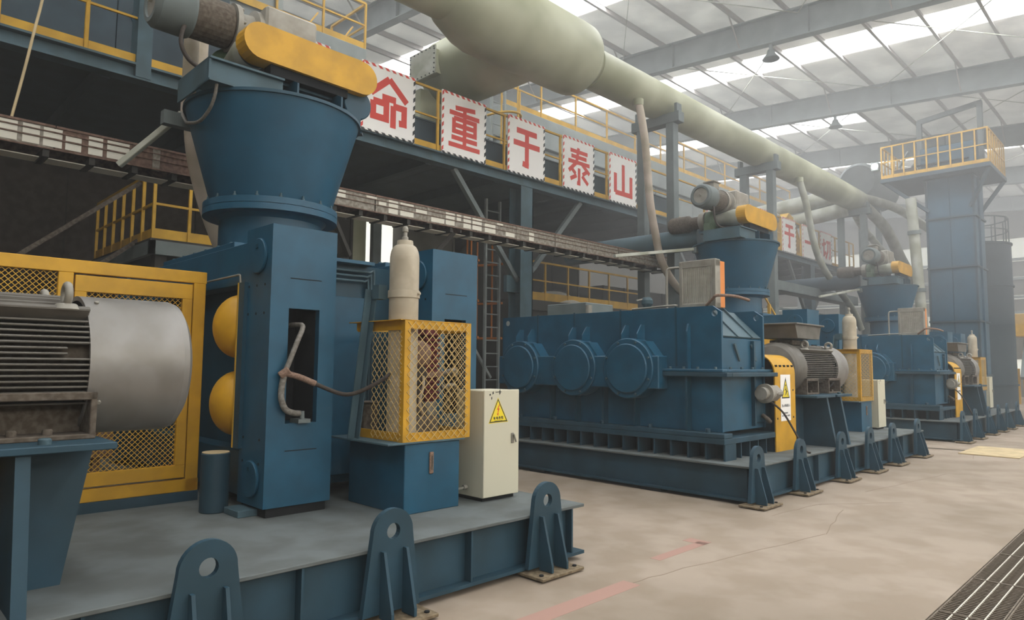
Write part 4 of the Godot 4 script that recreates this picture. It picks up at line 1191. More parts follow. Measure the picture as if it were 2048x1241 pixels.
func warning_plate() -> void:
	for k in 2:
		var shift: Vector3 = PITCH2 if k == 0 else PITCH3
		var o := thing("warning_plate", ["white plate with a yellow triangle and Chinese text on the yellow coupling guard", "tiny white warning plate on the far yellow guard"][k], "sign", Vector3(-0.63, 1.1, -4.07) + shift, "warning plates on the coupling guards")
		OFF -= shift
		var z := -4.067
		S(); box(-0.78, -0.46, 0.86, 1.5, z, z + 0.004); put("plate", M.sign_white, o)
		S(); prism(F_xy(Vector3(0, 0, z + 0.004)), PackedVector2Array([Vector2(-0.75, 1.17), Vector2(-0.49, 1.17), Vector2(-0.62, 1.46)]), 0.001); put("triangle", M.sign_black, o)
		S(); prism(F_xy(Vector3(0, 0, z + 0.005)), PackedVector2Array([Vector2(-0.722, 1.187), Vector2(-0.518, 1.187), Vector2(-0.62, 1.418)]), 0.001); put("triangle_field", M.sign_yellow, o)
		S()
		for b in [[-0.62, 1.33, -0.60, 1.27], [-0.60, 1.27, -0.65, 1.21], [-0.62, 1.30, -0.57, 1.26], [-0.60, 1.27, -0.575, 1.205], [-0.65, 1.28, -0.62, 1.3]]:
			bar(Vector3(b[0], b[1], z + 0.0065), Vector3(b[2], b[3], z + 0.0065), 0.014, 0.001, 0, Vector3.BACK)
		cyl(Vector3(-0.622, 1.35, z + 0.006), Vector3(-0.622, 1.35, z + 0.007), 0.014, -1, 12)
		put("pictogram", M.sign_black, o)
		S()
		var keys := ["dang", "xin", "ji", "xie", "shang", "person"]
		for i in 6: glyph(F_xy(Vector3(-0.755 + i * 0.046, 1.05, z + 0.004)), GLYPH[keys[i]], 0.042, 0.006, 0.0008)
		put("text", M.sign_black, o)
		if k == 0:
			var tx := MeshInstance3D.new()
			tx.name = "small_text"
			var tm := TextMesh.new()
			tm.text = "WARNING\nMECHANICAL INJURY"
			tm.font_size = 16
			tm.pixel_size = 0.0016
			tm.depth = 0.001
			tx.mesh = tm
			tx.material_override = M.sign_black
			o.add_child(tx, true)
			tx.position = Vector3(-0.62, 0.95, z + 0.005) - OFF

# ---------------------------------------------------------------- hydraulic power packs, cages, gas bottles, cabinets
func power_packs() -> void:
	var tl := ["blue hydraulic oil tank with a sight glass under the near yellow cage", "blue oil tank under the yellow cage of the middle machine", "far dark blue oil tank under the far yellow cage"]
	var t := thing("oil_tank", tl[0], "tank", Vector3(3.43, 0.45, -4.7), "oil tanks of the power packs")
	S(); box(3.15, 3.70, 0.45, 0.985, -5.08, -4.3, 0.005); put("body", M.blue, t)
	S(); box(2.98, 3.74, 0.985, 1.0, -5.12, -4.28, 0.003); put("lid", M.steel_blue, t)
	S(); box(3.385, 3.425, 0.74, 0.91, -4.302, -4.285, 0.006); var sg := put("sight_glass", M.rust_tape, t)
	S(); box(3.397, 3.413, 0.77, 0.88, -4.286, -4.283); put_sub("glass", M.grime, sg)
	S(); bar(Vector3(3.7, 0.56, -4.4), Vector3(3.87, 0.565, -4.42), 0.015, 0.015); cyl(Vector3(3.85, 0.565, -4.42), Vector3(3.885, 0.565, -4.42), 0.02, -1, 10); put("drain_cock", M.silver, t)
	dup(t, PITCH2, tl[1]); dup(t, PITCH3, tl[2])
	var cl := ["yellow wire mesh cage around the pump set of the near machine", "yellow wire mesh cage with solid side beside the middle motor", "far yellow mesh cage beside the far motor"]
	var c := thing("pump_cage", cl[0], "cage", Vector3(3.46, 1.0, -4.65), "yellow pump cages")
	var x0 := 3.12
	var x1 := 3.80
	var z1 := -4.29
	var z0 := -4.97
	var yb := 1.0
	var yt := 1.945
	for p in [[x0, z1, 1], [x1, z1, -1], [x1, z0, -1]]:
		S()
		var zi: float = -1.0 if p[1] == z1 else 1.0
		box(p[0], p[0] + p[2] * 0.055, yb, yt, p[1], p[1] + zi * 0.006); box(p[0], p[0] + p[2] * 0.006, yb, yt, p[1], p[1] + zi * 0.055)
		put("corner_post", M.yellow, c)
	S(); box(x0, x1, yt - 0.07, yt, z1 - 0.012, z1 - 0.006); box(x0 - 0.02, x1, yt - 0.006, yt, z1 - 0.07, z1); put("front_top_rail", M.yellow, c)
	S(); box(x0 + 0.01, x0 + 0.016, yt - 0.08, yt, z0, z1); box(x0 - 0.04, x0 + 0.06, yt - 0.006, yt, z0 - 0.06, z1); put("side_top_rail", M.yellow, c)
	S(); box(x1 - 0.016, x1 - 0.01, yt - 0.08, yt, z0, z1); box(x1 - 0.06, x1, yt - 0.006, yt, z0, z1); box(x0, x1, yt - 0.07, yt, z0, z0 + 0.006); put("rear_top_rail", M.yellow, c)
	S(); box(x0, x1, yb, yb + 0.07, z1 - 0.012, z1 - 0.006); box(x0, x1, yb, yb + 0.006, z1 - 0.07, z1); put("front_bottom_rail", M.yellow, c)
	S(); box(x0 + 0.01, x0 + 0.016, yb, yb + 0.07, z0, z1); box(x1 - 0.016, x1 - 0.01, yb, yb + 0.07, z0, z1); put("side_bottom_rail", M.yellow, c)
	S(); wires(Vector3(x0 + 0.03, yb + 0.01, z1 + 0.004), Vector3(x1 - x0 - 0.06, 0, 0), Vector3(0, yt - yb - 0.02, 0), 0.034, 0.034, 0.0021); put("front_mesh", M.mesh_wire, c, "", "stuff")
	S(); wires(Vector3(x0 - 0.004, yb + 0.01, z0 + 0.25), Vector3(0, 0, z1 - z0 - 0.28), Vector3(0, yt - yb - 0.1, 0), 0.034, 0.034, 0.0021); put("side_mesh", M.mesh_wire, c, "", "stuff")
	S(); wires(Vector3(x1 - 0.03, yb + 0.01, z0 + 0.02), Vector3(0, 0, z1 - z0 - 0.04), Vector3(0, yt - yb - 0.1, 0), 0.034, 0.034, 0.0021); put("rear_mesh", M.mesh_wire, c, "", "stuff")
	dup(c, PITCH2, cl[1]); dup(c, PITCH3, cl[2])
	# pump set inside the cage
	var pl := ["dusty hydraulic pump set with valves and a dark red cooler inside the near yellow cage", "dusty hydraulic pump set inside the middle machine's yellow cage", "dusty hydraulic pump set inside the far yellow cage"]
	var q := thing("pump_set", pl[0], "pump", Vector3(3.5, 1.0, -4.65), "pump sets in the yellow cages")
	S(); cyl(Vector3(3.42, 1.0, -4.52), Vector3(3.42, 1.42, -4.52), 0.055, -1, 18); cyl(Vector3(3.42, 1.42, -4.52), Vector3(3.42, 1.58, -4.52), 0.08, -1, 18, 0.02); put("valve_column", M.rubber, q)
	S(); lathe(F_xy(Vector3(3.42, 1.58, -4.52)), [[0.05, 0], [0.1, 0.03], [0.115, 0.1], [0.1, 0.17], [0.05, 0.21], [0, 0.215]], 20, true); put("bladder_head", M.rust_tape, q)
	S(); box(3.32, 3.6, 1.03, 1.18, -4.62, -4.44, 0.02); box(3.36, 3.5, 1.18, 1.27, -4.6, -4.46, 0.02); put("manifold", M.grime, q)
	S(); bar(Vector3(3.42, 1.5, -4.5), Vector3(3.66, 1.52, -4.5), 0.04, 0.04); put("cross_pipe", M.rust_tape, q)
	S()
	for k in 13: box(3.58, 3.74, 1.3 + k * 0.045, 1.325 + k * 0.045, -4.8, -4.62, 0.006)
	box(3.6, 3.72, 1.28, 1.9, -4.78, -4.64)
	put("cooler_block", mat("oxide_red", C(104, 44, 44), 0.8), q)
	S(); cyl(Vector3(3.66, 1.0, -4.7), Vector3(3.66, 1.28, -4.7), 0.09, -1, 18); put("pump_body", M.silver, q)
	S(); tube([Vector3(3.42, 1.2, -4.44), Vector3(3.36, 1.3, -4.4), Vector3(3.4, 1.42, -4.41), Vector3(3.42, 1.5, -4.44)], 0.012, 8); put("gauge_line", M.pale_pipe, q)
	S(); box(3.16, 3.3, 1.02, 1.27, -5.02, -4.88, 0.012); box(3.15, 3.31, 1.27, 1.285, -5.03, -4.87, 0.004); put("control_box", M.grime, q)
	S(); tube([Vector3(3.7, 1.5, -4.6), Vector3(3.82, 1.55, -4.55), Vector3(3.9, 1.52, -4.6), Vector3(4.0, 1.5, -4.8)], 0.022, 10); tube([Vector3(3.74, 1.4, -4.6), Vector3(3.86, 1.42, -4.58), Vector3(3.95, 1.36, -4.7), Vector3(4.0, 1.2, -4.86)], 0.02, 10); put("press_hoses", M.hose_grey, q)
	dup(q, PITCH2, pl[1]); dup(q, PITCH3, pl[2])
	# gas bottle and its bracket
	var bl := ["dusty beige gas bottle standing in the near yellow cage, collar round its waist", "dusty beige gas bottle above the middle machine's yellow cage", "far beige gas bottle above the far yellow cage"]
	var b := thing("gas_bottle", bl[0], "bottle", Vector3(3.255, 1.0, -4.5), "gas bottles of the power packs")
	S()
	var prof := [[0, 0], [0.112, 0], [0.119, 0.02], [0.119, 1.44]]
	for k in range(1, 9): prof.append([0.07 + 0.049 * cos(k * PI / 16), 1.44 + 0.12 * sin(k * PI / 16)])
	prof += [[0.068, 1.565], [0.064, 1.6], [0.03, 1.6]]
	lathe(F_xy(Vector3(3.255, 1.0, -4.5)), prof, 36, false); put("cylinder", M.bottle, b)
	S(); lathe(F_xy(Vector3(3.255, 2.6, -4.5)), [[0.026, 0], [0.026, 0.03], [0.018, 0.035], [0.018, 0.07], [0.025, 0.075], [0.025, 0.1], [0.016, 0.12], [0.0, 0.125]], 16); put("valve", M.silver, b)
	dup(b, PITCH2, bl[1]); dup(b, PITCH3, bl[2])
	var fl := ["blue splayed bracket frame holding the near gas bottle with a pale collar", "blue bracket frame holding the middle gas bottle", "blue bracket frame holding the far gas bottle"]
	var f := thing("bottle_bracket", fl[0], "bracket", Vector3(3.3, 1.0, -4.75), "bottle brackets")
	var z := -4.66
	S(); bar(Vector3(3.04, 1.0, z - 0.14), Vector3(3.10, 2.22, z - 0.02), 0.065, 0.01); bar(Vector3(2.99, 1.0, z - 0.15), Vector3(3.06, 2.2, z - 0.05), 0.01, 0.06); put("leg", M.steel_blue, f)
	S(); bar(Vector3(3.62, 1.0, z - 0.14), Vector3(3.5, 2.2, z - 0.02), 0.055, 0.01); put("leg", M.steel_blue, f)
	S(); box(3.08, 3.16, 2.12, 2.235, z - 0.03, z + 0.06); box(3.34, 3.52, 2.14, 2.21, z - 0.03, z - 0.02); box(3.08, 3.5, 2.14, 2.2, z - 0.05, z - 0.03); put("cross_bar", M.steel_blue, f)
	S(); lathe(F_xy(Vector3(3.255, 2.13, -4.5)), [[0.12, 0], [0.128, 0], [0.128, 0.06], [0.12, 0.06]], 32); box(3.24, 3.27, 2.13, 2.19, -4.63, -4.66); hexbolt(Vector3(3.31, 2.165, -4.385), Vector3(0.45, 0, 0.9), 0.014, 0.02); put("collar", M.bottle, f)
	dup(f, PITCH2, fl[1]); dup(f, PITCH3, fl[2])
	# electrical cabinets
	var el := ["cream electrical cabinet with a yellow lightning sticker, beside the near oil tank", "cream electrical cabinet beside the middle yellow cage", "cream electrical cabinet beside the far yellow cage"]
	var e := thing("electrical_cabinet", el[0], "cabinet", Vector3(4.13, 0.45, -4.43), "cream electrical cabinets")
	S(); box(3.93, 4.34, 0.48, 1.38, -4.62, -4.27, 0.006); put("body", M.cabinet, e)
	S(); box(3.95, 4.32, 0.45, 0.48, -4.6, -4.29); put("plinth", M.dark, e)
	S(); box(3.925, 4.345, 0.485, 1.385, -4.268, -4.25, 0.005); var door := put("door", M.cabinet, e)
	S(); box(4.245, 4.275, 0.92, 1.01, -4.25, -4.24, 0.004); bar(Vector3(4.262, 1.0, -4.232), Vector3(4.285, 0.93, -4.225), 0.018, 0.012, 0.004); put_sub("handle", M.silver, door)
	S()
	for s in [[4.02, 1.345, 0.012, 0.03], [3.985, 1.335, 0.014, 0.02], [4.005, 1.30, 0.01, 0.03], [4.1, 1.34, 0.012, 0.05], [4.06, 1.362, 0.07, 0.008]]:
		prism(F_xy(Vector3(s[0], s[1], -4.25)), PackedVector2Array([Vector2(0, 0), Vector2(s[2], s[3] * 0.3), Vector2(s[2] * 0.8, s[3]), Vector2(-s[2] * 0.2, s[3] * 0.7)]), 0.0006)
	put_sub("paint_chip", M.dark, door)
	dup(e, PITCH2, el[1]); dup(e, PITCH3, el[2])
	var w := thing("hazard_sticker", "yellow lightning warning triangle on the door of the near cream cabinet", "sign", Vector3(4.09, 1.1, -4.25))
	var zz := -4.2495
	var T := F_xy(Vector3(4.09, 1.105, zz)) * Transform3D(Basis(Vector3.BACK, 0.03), Vector3.ZERO)
	S(); prism(T, PackedVector2Array([Vector2(-0.115, 0), Vector2(0.115, 0), Vector2(0, 0.215)]), 0.0008); put("backing", M.sign_yellow, w)
	S()
	for k in 3:
		var v := [Vector2(-0.108, 0.005), Vector2(0.108, 0.005), Vector2(0, 0.206)]
		var a: Vector2 = v[k]
		var b2: Vector2 = v[(k + 1) % 3]
		var m := Vector2(0, 0.072)
		prism(T * Transform3D(Basis(), Vector3(0, 0, 0.0008)), PackedVector2Array([a, b2, b2.lerp(m, 0.13), a.lerp(m, 0.13)]), 0.0006)
	put("border", M.sign_black, w)
	S(); prism(T * Transform3D(Basis(), Vector3(0, 0, 0.0008)), PackedVector2Array([Vector2(0.012, 0.155), Vector2(-0.016, 0.11), Vector2(0.0, 0.112), Vector2(-0.01, 0.075), Vector2(-0.018, 0.08), Vector2(-0.004, 0.056), Vector2(0.004, 0.083), Vector2(-0.003, 0.08), Vector2(0.016, 0.122), Vector2(0.0, 0.12), Vector2(0.02, 0.152)]), 0.0006); put("lightning", M.sign_red, w)
	S()
	var keys := ["you", "dian", "wei", "xian"]
	for i in 4: glyph(T * Transform3D(Basis(), Vector3(-0.06 + i * 0.031, 0.027, 0.0008)), GLYPH[keys[i]], 0.027, 0.0042, 0.0005)
	put("text", M.sign_black, w)
	var tx := MeshInstance3D.new()
	tx.name = "small_text"
	var tm := TextMesh.new()
	tm.text = "DANGER ELECTRIC"
	tm.font_size = 16
	tm.pixel_size = 0.0007
	tm.depth = 0.0006
	tx.mesh = tm
	tx.material_override = M.sign_black
	w.add_child(tx, true)
	tx.position = Vector3(4.09, 1.121, zz + 0.0012) - OFF

# ---------------------------------------------------------------- yellow fences behind the motors
func fences() -> void:
	var lab := ["yellow framed wire mesh fence behind the big motor at the left", "yellow mesh fence mostly hidden behind the middle gearbox and motor"]
	var t := thing("mesh_fence", lab[0], "fence", Vector3(0.8, 0.45, -6.0), "yellow mesh fences")
	var z := -5.98
	S(); box(-1.0, 2.25, 0.45, 0.53, z - 0.1, z + 0.02); put("kerb", M.base_blue, t)
	S(); box(-1.0, 2.255, 2.27, 2.37, z - 0.05, z, 0.004); put("top_rail", M.yellow, t)
	S(); box(-1.0, 2.255, 0.53, 0.63, z - 0.05, z, 0.004); put("bottom_rail", M.yellow, t)
	for p in [[2.15, 2.25], [1.17, 1.27], [-0.05, 0.05], [-1.0, -0.9]]:
		S(); box(p[0], p[1], 0.5, 2.27, z - 0.05, z, 0.004); put("post", M.yellow, t)
	# hinged gate panel between the posts
	S()
	box(1.28, 2.14, 2.13, 2.255, z - 0.04, z + 0.006, 0.003); box(1.28, 2.14, 0.645, 0.75, z - 0.04, z + 0.006, 0.003)
	box(1.28, 1.36, 0.75, 2.13, z - 0.04, z + 0.006, 0.003); box(2.06, 2.14, 0.75, 2.13, z - 0.04, z + 0.006, 0.003)
	var gate := put("gate_frame", M.yellow, t)
	S(); wires(Vector3(1.36, 0.75, z - 0.02), Vector3(0.7, 0, 0), Vector3(0, 1.38, 0), 0.021, 0.021, 0.0022); put_sub("gate_mesh", M.yellow_old, gate).set_meta("kind", "stuff")
	for p in [[0.05, 1.17], [-0.9, -0.05]]:
		S(); wires(Vector3(p[0], 0.63, z - 0.02), Vector3(p[1] - p[0], 0, 0), Vector3(0, 1.64, 0), 0.021, 0.021, 0.0022); put("panel_mesh", M.yellow_old, t, "", "stuff")
	dup(t, PITCH2, lab[1])
	# what the mesh shows: cardan shafts between gearbox and rolls
	var k := 0
	for zz in [-6.62, -7.75]:
		var s := thing("cardan_shaft", ["dusty cardan shaft behind the near yellow fence, nearer of two", "dusty cardan shaft behind the near yellow fence, farther of two"][k], "shaft", Vector3(0.9, 0.45, zz), "cardan shafts behind the fence")
		S(); cyl(Vector3(-0.8, 1.57, zz), Vector3(2.3, 1.57, zz), 0.13, -1, 24); put("tube", M.grime, s)
		S()
		for x in [0.2, 1.75]: cyl(Vector3(x, 1.57, zz), Vector3(x + 0.3, 1.57, zz), 0.28, -1, 28, 0.02)
		put("joint", M.rubber, s)
		S(); box(0.5, 0.9, 0.45, 1.45, zz - 0.2, zz + 0.2, 0.01); put("stand", M.under_brown, s)
		k += 1
	var b := thing("junction_box", "pale boxes low behind the yellow fence gate", "box", Vector3(1.6, 0.45, -6.5))
	S(); box(1.5, 1.75, 0.45, 0.68, -6.6, -6.4, 0.01); put("lower_box", M.bottle, b)
	S(); box(1.5, 1.72, 0.8, 1.08, -6.6, -6.42, 0.01); box(1.58, 1.64, 0.68, 0.8, -6.52, -6.46); put("upper_box", M.rust_tape, b)

# ---------------------------------------------------------------- behind the machines
func railing(t: Node3D, pts: Array, h: float, step: float, m: Material, toe := 0.13, vertical := false) -> void:
	for i in pts.size() - 1:
		var a: Vector3 = pts[i]
		var b: Vector3 = pts[i + 1]
		var n := maxi(1, int(round(a.distance_to(b) / step)))
		for k in n + 1:
			if k == 0 and i > 0: continue
			var p := a.lerp(b, float(k) / n)
			S(); bar(p, p + Vector3(0, h, 0), 0.042, 0.042); put("post", m, t)
		S(); bar(a + Vector3(0, h, 0), b + Vector3(0, h, 0), 0.045, 0.045); put("top_rail", m, t)
		S(); bar(a + Vector3(0, h * 0.52, 0), b + Vector3(0, h * 0.52, 0), 0.034, 0.034); put("mid_rail", m, t)
		if toe > 0:
			S(); bar(a + Vector3(0, toe / 2, 0), b + Vector3(0, toe / 2, 0), toe, 0.01, 0, Vector3.UP.cross(b - a).normalized()); put("toe_board", m, t)

func back_stuff() -> void:
	# blue-grey machinery on the gallery
	var a := thing("conveyor_casing", "low blue-grey conveyor casing on the gallery behind the slogan boards", "casing", Vector3(11, 5.66, -10.6))
	for i in 8:
		S(); box(7.0 + i * 1.2, 7.0 + i * 1.2 + 1.19, 5.66, 6.3, -10.9, -10.3, 0.008); put("panel", M.panel_blue, a)
	S(); box(7.0, 16.6, 6.3, 6.33, -10.92, -10.28); put("lid", M.panel_blue, a)
	var b := thing("screen_wall", "tall blue-grey sheet wall on the gallery at the upper left", "casing", Vector3(-2, 5.66, -11.3))
	for i in 8:
		S(); box(-9 + i * 1.68, -9 + i * 1.68 + 1.67, 5.66, 9.4, -11.5, -11.3, 0.006); put("panel", M.panel_blue, b)
	S(); cyl(Vector3(3.1, 6.9, -11.3), Vector3(3.1, 6.9, -11.28), 0.16, -1, 24); put("port_cover", M.blue_dark, b)
	var c := thing("screen_casing", "large grey panelled casing behind the slogan boards, yellow rail on top", "casing", Vector3(20, 5.66, -13.4))
	for i in 15:
		S(); box(12.2 + i * 1.2, 12.2 + i * 1.2 + 1.19, 5.7, 7.62, -14.6, -12.6, 0.01); put("panel", M.casing, c)
	S(); box(12.1, 30.3, 7.64, 8.48, -14.7, -12.5, 0.01); put("upper_band", M.casing, c)
	S(); box(12.1, 30.3, 6.6, 6.66, -12.6, -12.5); box(12.1, 30.3, 6.3, 6.36, -12.6, -12.5); put("ledge", M.steel_grey, c)
	railing(c, [Vector3(12.1, 8.48, -12.55), Vector3(30.2, 8.48, -12.55)], 1.05, 1.5, M.yellow_old, 0.15)
	var d := thing("screen_casing", "smaller grey casing above the near yellow chain cover, yellow rail on top", "casing", Vector3(6.5, 5.66, -13.2))
	S(); box(3.6, 6.0, 5.7, 8.9, -14.0, -12.6, 0.01); put("left_panel", M.casing, d)
	S(); box(6.0, 7.9, 7.75, 8.48, -14.0, -12.5, 0.01); put("upper_band", M.casing, d)
	S(); box(6.0, 7.6, 5.7, 7.75, -14.0, -12.6, 0.01); put("lower_panel", M.casing, d)
	S(); box(5.55, 6.05, 6.6, 8.5, -12.62, -12.4, 0.01); put("corner_duct", M.steel_grey, d)
	railing(d, [Vector3(3.8, 8.48, -12.55), Vector3(7.88, 8.48, -12.55), Vector3(7.88, 8.48, -14.0)], 1.05, 1.0, M.yellow_old, 0.15)
	for i in 2:
		S(); bar(Vector3(6.7 + i * 0.9, 8.55, -13.6), Vector3(7.3 + i * 0.9, 9.5, -13.6), 0.03, 0.03); put("stair_rail", M.yellow_old, d)
	# caged ladder on the gallery
	var e := thing("gallery_ladder", "grey ladder with yellow cage hoops beside the 重 board", "ladder", Vector3(11.4, 5.66, -12.0))
	for x in [11.2, 11.65]:
		S(); box(x - 0.03, x + 0.03, 5.66, 9.2, -12.03, -11.97); put("stile", M.casing, e)
	for i in 12:
		S(); bar(Vector3(11.2, 5.9 + i * 0.28, -12), Vector3(11.65, 5.9 + i * 0.28, -12), 0.025, 0.025); put("rung", M.casing, e)
	for y in [6.9, 7.7]:
		S()
		var ring := []
		for k in 15: ring.append(Vector3(11.42 + 0.4 * cos(PI * k / 14), y, -11.95 + 0.65 * sin(PI * k / 14)))
		tube(ring, 0.03, 6, 1)
		put("cage_hoop", M.yellow_old, e)
	for k in [3, 7, 11]:
		S(); bar(Vector3(11.42 + 0.4 * cos(PI * k / 14), 6.6, -11.95 + 0.65 * sin(PI * k / 14)), Vector3(11.42 + 0.4 * cos(PI * k / 14), 8.4, -11.95 + 0.65 * sin(PI * k / 14)), 0.03, 0.03); put("cage_strap", M.yellow_old, e)
	# low mezzanines under the gallery
	var f := thing("mezzanine", "dim low platform with brownish rails under the gallery, left of the near hopper", "platform", Vector3(5.5, 0, -12))
	S(); box(3.13, 4.7, 3.14, 3.34, -10.55, -10.45); put("front_beam", M.steel_grey, f)
	S(); box(3.13, 3.2, 3.14, 3.34, -13.6, -10.45); put("side_beam", M.steel_grey, f)
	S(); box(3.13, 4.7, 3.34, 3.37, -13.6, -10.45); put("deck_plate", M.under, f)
	railing(f, [Vector3(3.17, 3.37, -13.5), Vector3(3.17, 3.37, -10.5), Vector3(4.65, 3.37, -10.5)], 0.98, 0.52, M.yellow_old, 0.15)
	for x in [3.3, 4.5]:
		for z in [-10.6, -13.4]:
			S(); box(x - 0.08, x + 0.08, 0, 3.14, z - 0.08, z + 0.08); put("post_leg", M.under, f)
	for y in [0.0, 0.85]:
		S(); bar(Vector3(1.4, 1.9 + y, -11.2), Vector3(3.17, 3.42 + y * 1.05, -11.2), 0.06, 0.06); put("stair_rail", M.grime, f)
	var g := thing("mezzanine", "hazy low platform with yellow toe board under the gallery, behind the middle gearbox", "platform", Vector3(14, 0, -12.2))
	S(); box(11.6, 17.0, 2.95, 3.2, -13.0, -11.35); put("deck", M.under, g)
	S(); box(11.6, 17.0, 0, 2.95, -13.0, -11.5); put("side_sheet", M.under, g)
	railing(g, [Vector3(11.65, 3.2, -11.38), Vector3(16.9, 3.2, -11.38)], 0.95, 0.95, M.yellow_old, 0.2)
	var hp := thing("dust_heap", "pale heap of granulate lying on the hazy platform behind the middle gearbox", "heap", Vector3(13.6, 3.2, -12.1))
	hp.set_meta("kind", "stuff")
	S(); lathe(F_xy(Vector3(13.6, 3.2, -12.1)), [[0.9, 0], [0.7, 0.12], [0.42, 0.3], [0.25, 0.36], [0, 0.38]], 20, true); put("heap", M.heap, hp)
	# boxes and tanks below the gallery; first two boxes added to darken it
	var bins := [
		["storage_bin", "dark brown backdrop added to keep the space under the gallery dim, left edge", -14.0, 7.4, 0.0, 5.35, -15.5, -14.3, "under_brown"],
		["storage_bin", "narrow dark box added for the gloom right of the near hopper's throat", 6.2, 8.4, 0.0, 5.3, -14.2, -13.7, "under"],
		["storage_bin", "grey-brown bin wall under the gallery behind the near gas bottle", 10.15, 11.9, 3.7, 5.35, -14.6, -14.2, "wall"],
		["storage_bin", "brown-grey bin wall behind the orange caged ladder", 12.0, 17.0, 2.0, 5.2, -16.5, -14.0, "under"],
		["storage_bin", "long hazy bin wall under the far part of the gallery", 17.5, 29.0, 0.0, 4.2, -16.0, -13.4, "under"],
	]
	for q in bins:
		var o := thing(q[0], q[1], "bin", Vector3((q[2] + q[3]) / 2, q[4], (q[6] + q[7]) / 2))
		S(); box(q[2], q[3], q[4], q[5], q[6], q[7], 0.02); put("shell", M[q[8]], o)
		var n := int((q[3] - q[2]) / 1.1)
		for k in n + 1:
			S(); box(q[2] + k * (q[3] - q[2] - 0.06) / maxi(n, 1), q[2] + 0.06 + k * (q[3] - q[2] - 0.06) / maxi(n, 1), q[4], q[5], q[7], q[7] + 0.05); put("stiffener", M[q[8]], o)
		if q[4] > 0:
			for x in [q[2] + 0.1, q[3] - 0.1]:
				S(); box(x - 0.08, x + 0.08, 0, q[4], q[7] - 0.2, q[7] - 0.04); put("bin_leg", M.under, o)
	var gt := thing("green_tank", "pale green upright tank glimpsed between hopper and gas bottle", "tank", Vector3(8.8, 0, -14.4))
	S(); cyl(Vector3(8.8, 0, -14.4), Vector3(8.8, 5.3, -14.4), 0.36, -1, 28); put("shell", M.duct, gt)
	var gc := thing("grey_column", "grey steel column glimpsed left of the near gas bottle", "column", Vector3(9.2, 0, -13.9))
	S(); box(9.08, 9.32, 0, 5.3, -14.0, -13.85, 0.01); put("shaft", M.steel_grey, gc)
	# far things half lost in the haze
	var tr := thing("cable_tray", "far plain grey cable tray section behind the far hopper's conduit", "cable tray", Vector3(22.5, 3.85, -8.6))
	S(); box(18.9, 26.2, 3.86, 4.16, -8.52, -8.5); box(18.9, 26.2, 3.86, 4.16, -8.9, -8.88); box(18.9, 26.2, 3.86, 3.88, -8.9, -8.5); put("channel", M.steel_grey, tr)
	S(); box(18.9, 26.2, 3.3, 3.36, -8.6, -8.54); put("lower_rail", M.steel_grey, tr)
	for i in 2:
		var bp := thing("back_pipe", ["pale pipe going back from the duct's far end, upper of two", "pale pipe going back from the duct's far end, lower of two"][i], "pipe", Vector3(26.1, 7.4, -10), "pale pipes behind the far slogan boards")
		S(); cyl(Vector3(26.15, 8.0 - i * 0.55, -8.75), Vector3(25.9, 7.6 - i * 0.75, -13.5), 0.3 - i * 0.03, -1, 24); put("pipe", M.pale_grey, bp)
	var hd := thing("elevator_hood", "faded yellow sloping hood between the far 于 and 一 boards", "hood", Vector3(25.6, 5.66, -10.7))
	S(); prism(F_xy(Vector3(0, 0, -11.2)), PackedVector2Array([Vector2(25.0, 5.66), Vector2(26.3, 5.66), Vector2(26.4, 6.5), Vector2(25.9, 7.3), Vector2(25.4, 7.45), Vector2(25.1, 7.2)]), 0.6); put("hood", M.yellow_old, hd)
	S(); cyl(Vector3(24.9, 7.2, -10.9), Vector3(24.3, 7.2, -10.9), 0.2, -1, 18); put("drive", M.silver, hd)
	var dr := thing("dust_drum", "big dark round drum in the haze left of the tower platform", "drum", Vector3(31, 0, -9.5))
	S(); cyl(Vector3(29.6, 9.3, -9.5), Vector3(32.6, 9.3, -9.5), 0.8, -1, 32, 0.12); put("shell", M.steel_grey, dr)
	for x in [30.0, 32.2]:
		S(); box(x - 0.1, x + 0.1, 0, 8.6, -9.6, -9.4); put("leg", M.steel_grey, dr)
	var sr := thing("stair_rail", "thin yellow slanted stair rails right of the middle hopper's throat", "rail", Vector3(15.2, 2.6, -7.6))
	S(); bar(Vector3(15.3, 3.42, -7.1), Vector3(16.3, 2.7, -7.1), 0.035, 0.035); put("hand_rail", M.yellow_old, sr)
	S(); bar(Vector3(14.95, 3.05, -7.1), Vector3(15.35, 2.75, -7.1), 0.06, 0.06); put("hand_rail", M.yellow_old, sr)
	for q in [[14.9, 0.0, 3.08], [15.75, 0.0, 3.1], [16.3, 0.0, 2.72]]:
		S(); box(q[0] - 0.03, q[0] + 0.03, q[1], q[2], -7.13, -7.07); put("post", M.yellow_old, sr)
	# orange caged ladder under the gallery
	var l := thing("caged_ladder", "tall grey ladder with an orange safety cage under the gallery", "ladder", Vector3(10.4, 0, -11.0))
	for x in [10.14, 10.56]:
		S(); box(x - 0.025, x + 0.025, 0, 5.3, -11.03, -10.97); put("stile", M.casing, l)
	for i in 17:
		S(); bar(Vector3(10.14, 0.4 + i * 0.29, -11), Vector3(10.56, 0.4 + i * 0.29, -11), 0.026, 0.026); put("rung", M.casing, l)
	for y in [2.2, 3.0, 3.9, 4.7]:
		S()
		var ring := []
		for k in 15: ring.append(Vector3(10.35 + 0.36 * cos(PI * k / 14), y, -11.05 - 0.7 * sin(PI * k / 14)))
		tube(ring, 0.03, 6, 1)
		put("cage_hoop", M.orange_old, l)
	for k in [2, 5, 9, 12]:
		S(); bar(Vector3(10.35 + 0.36 * cos(PI * k / 14), 2.2, -11.05 - 0.7 * sin(PI * k / 14)), Vector3(10.35 + 0.36 * cos(PI * k / 14), 4.9, -11.05 - 0.7 * sin(PI * k / 14)), 0.03, 0.03); put("cage_strap", M.orange_old, l)
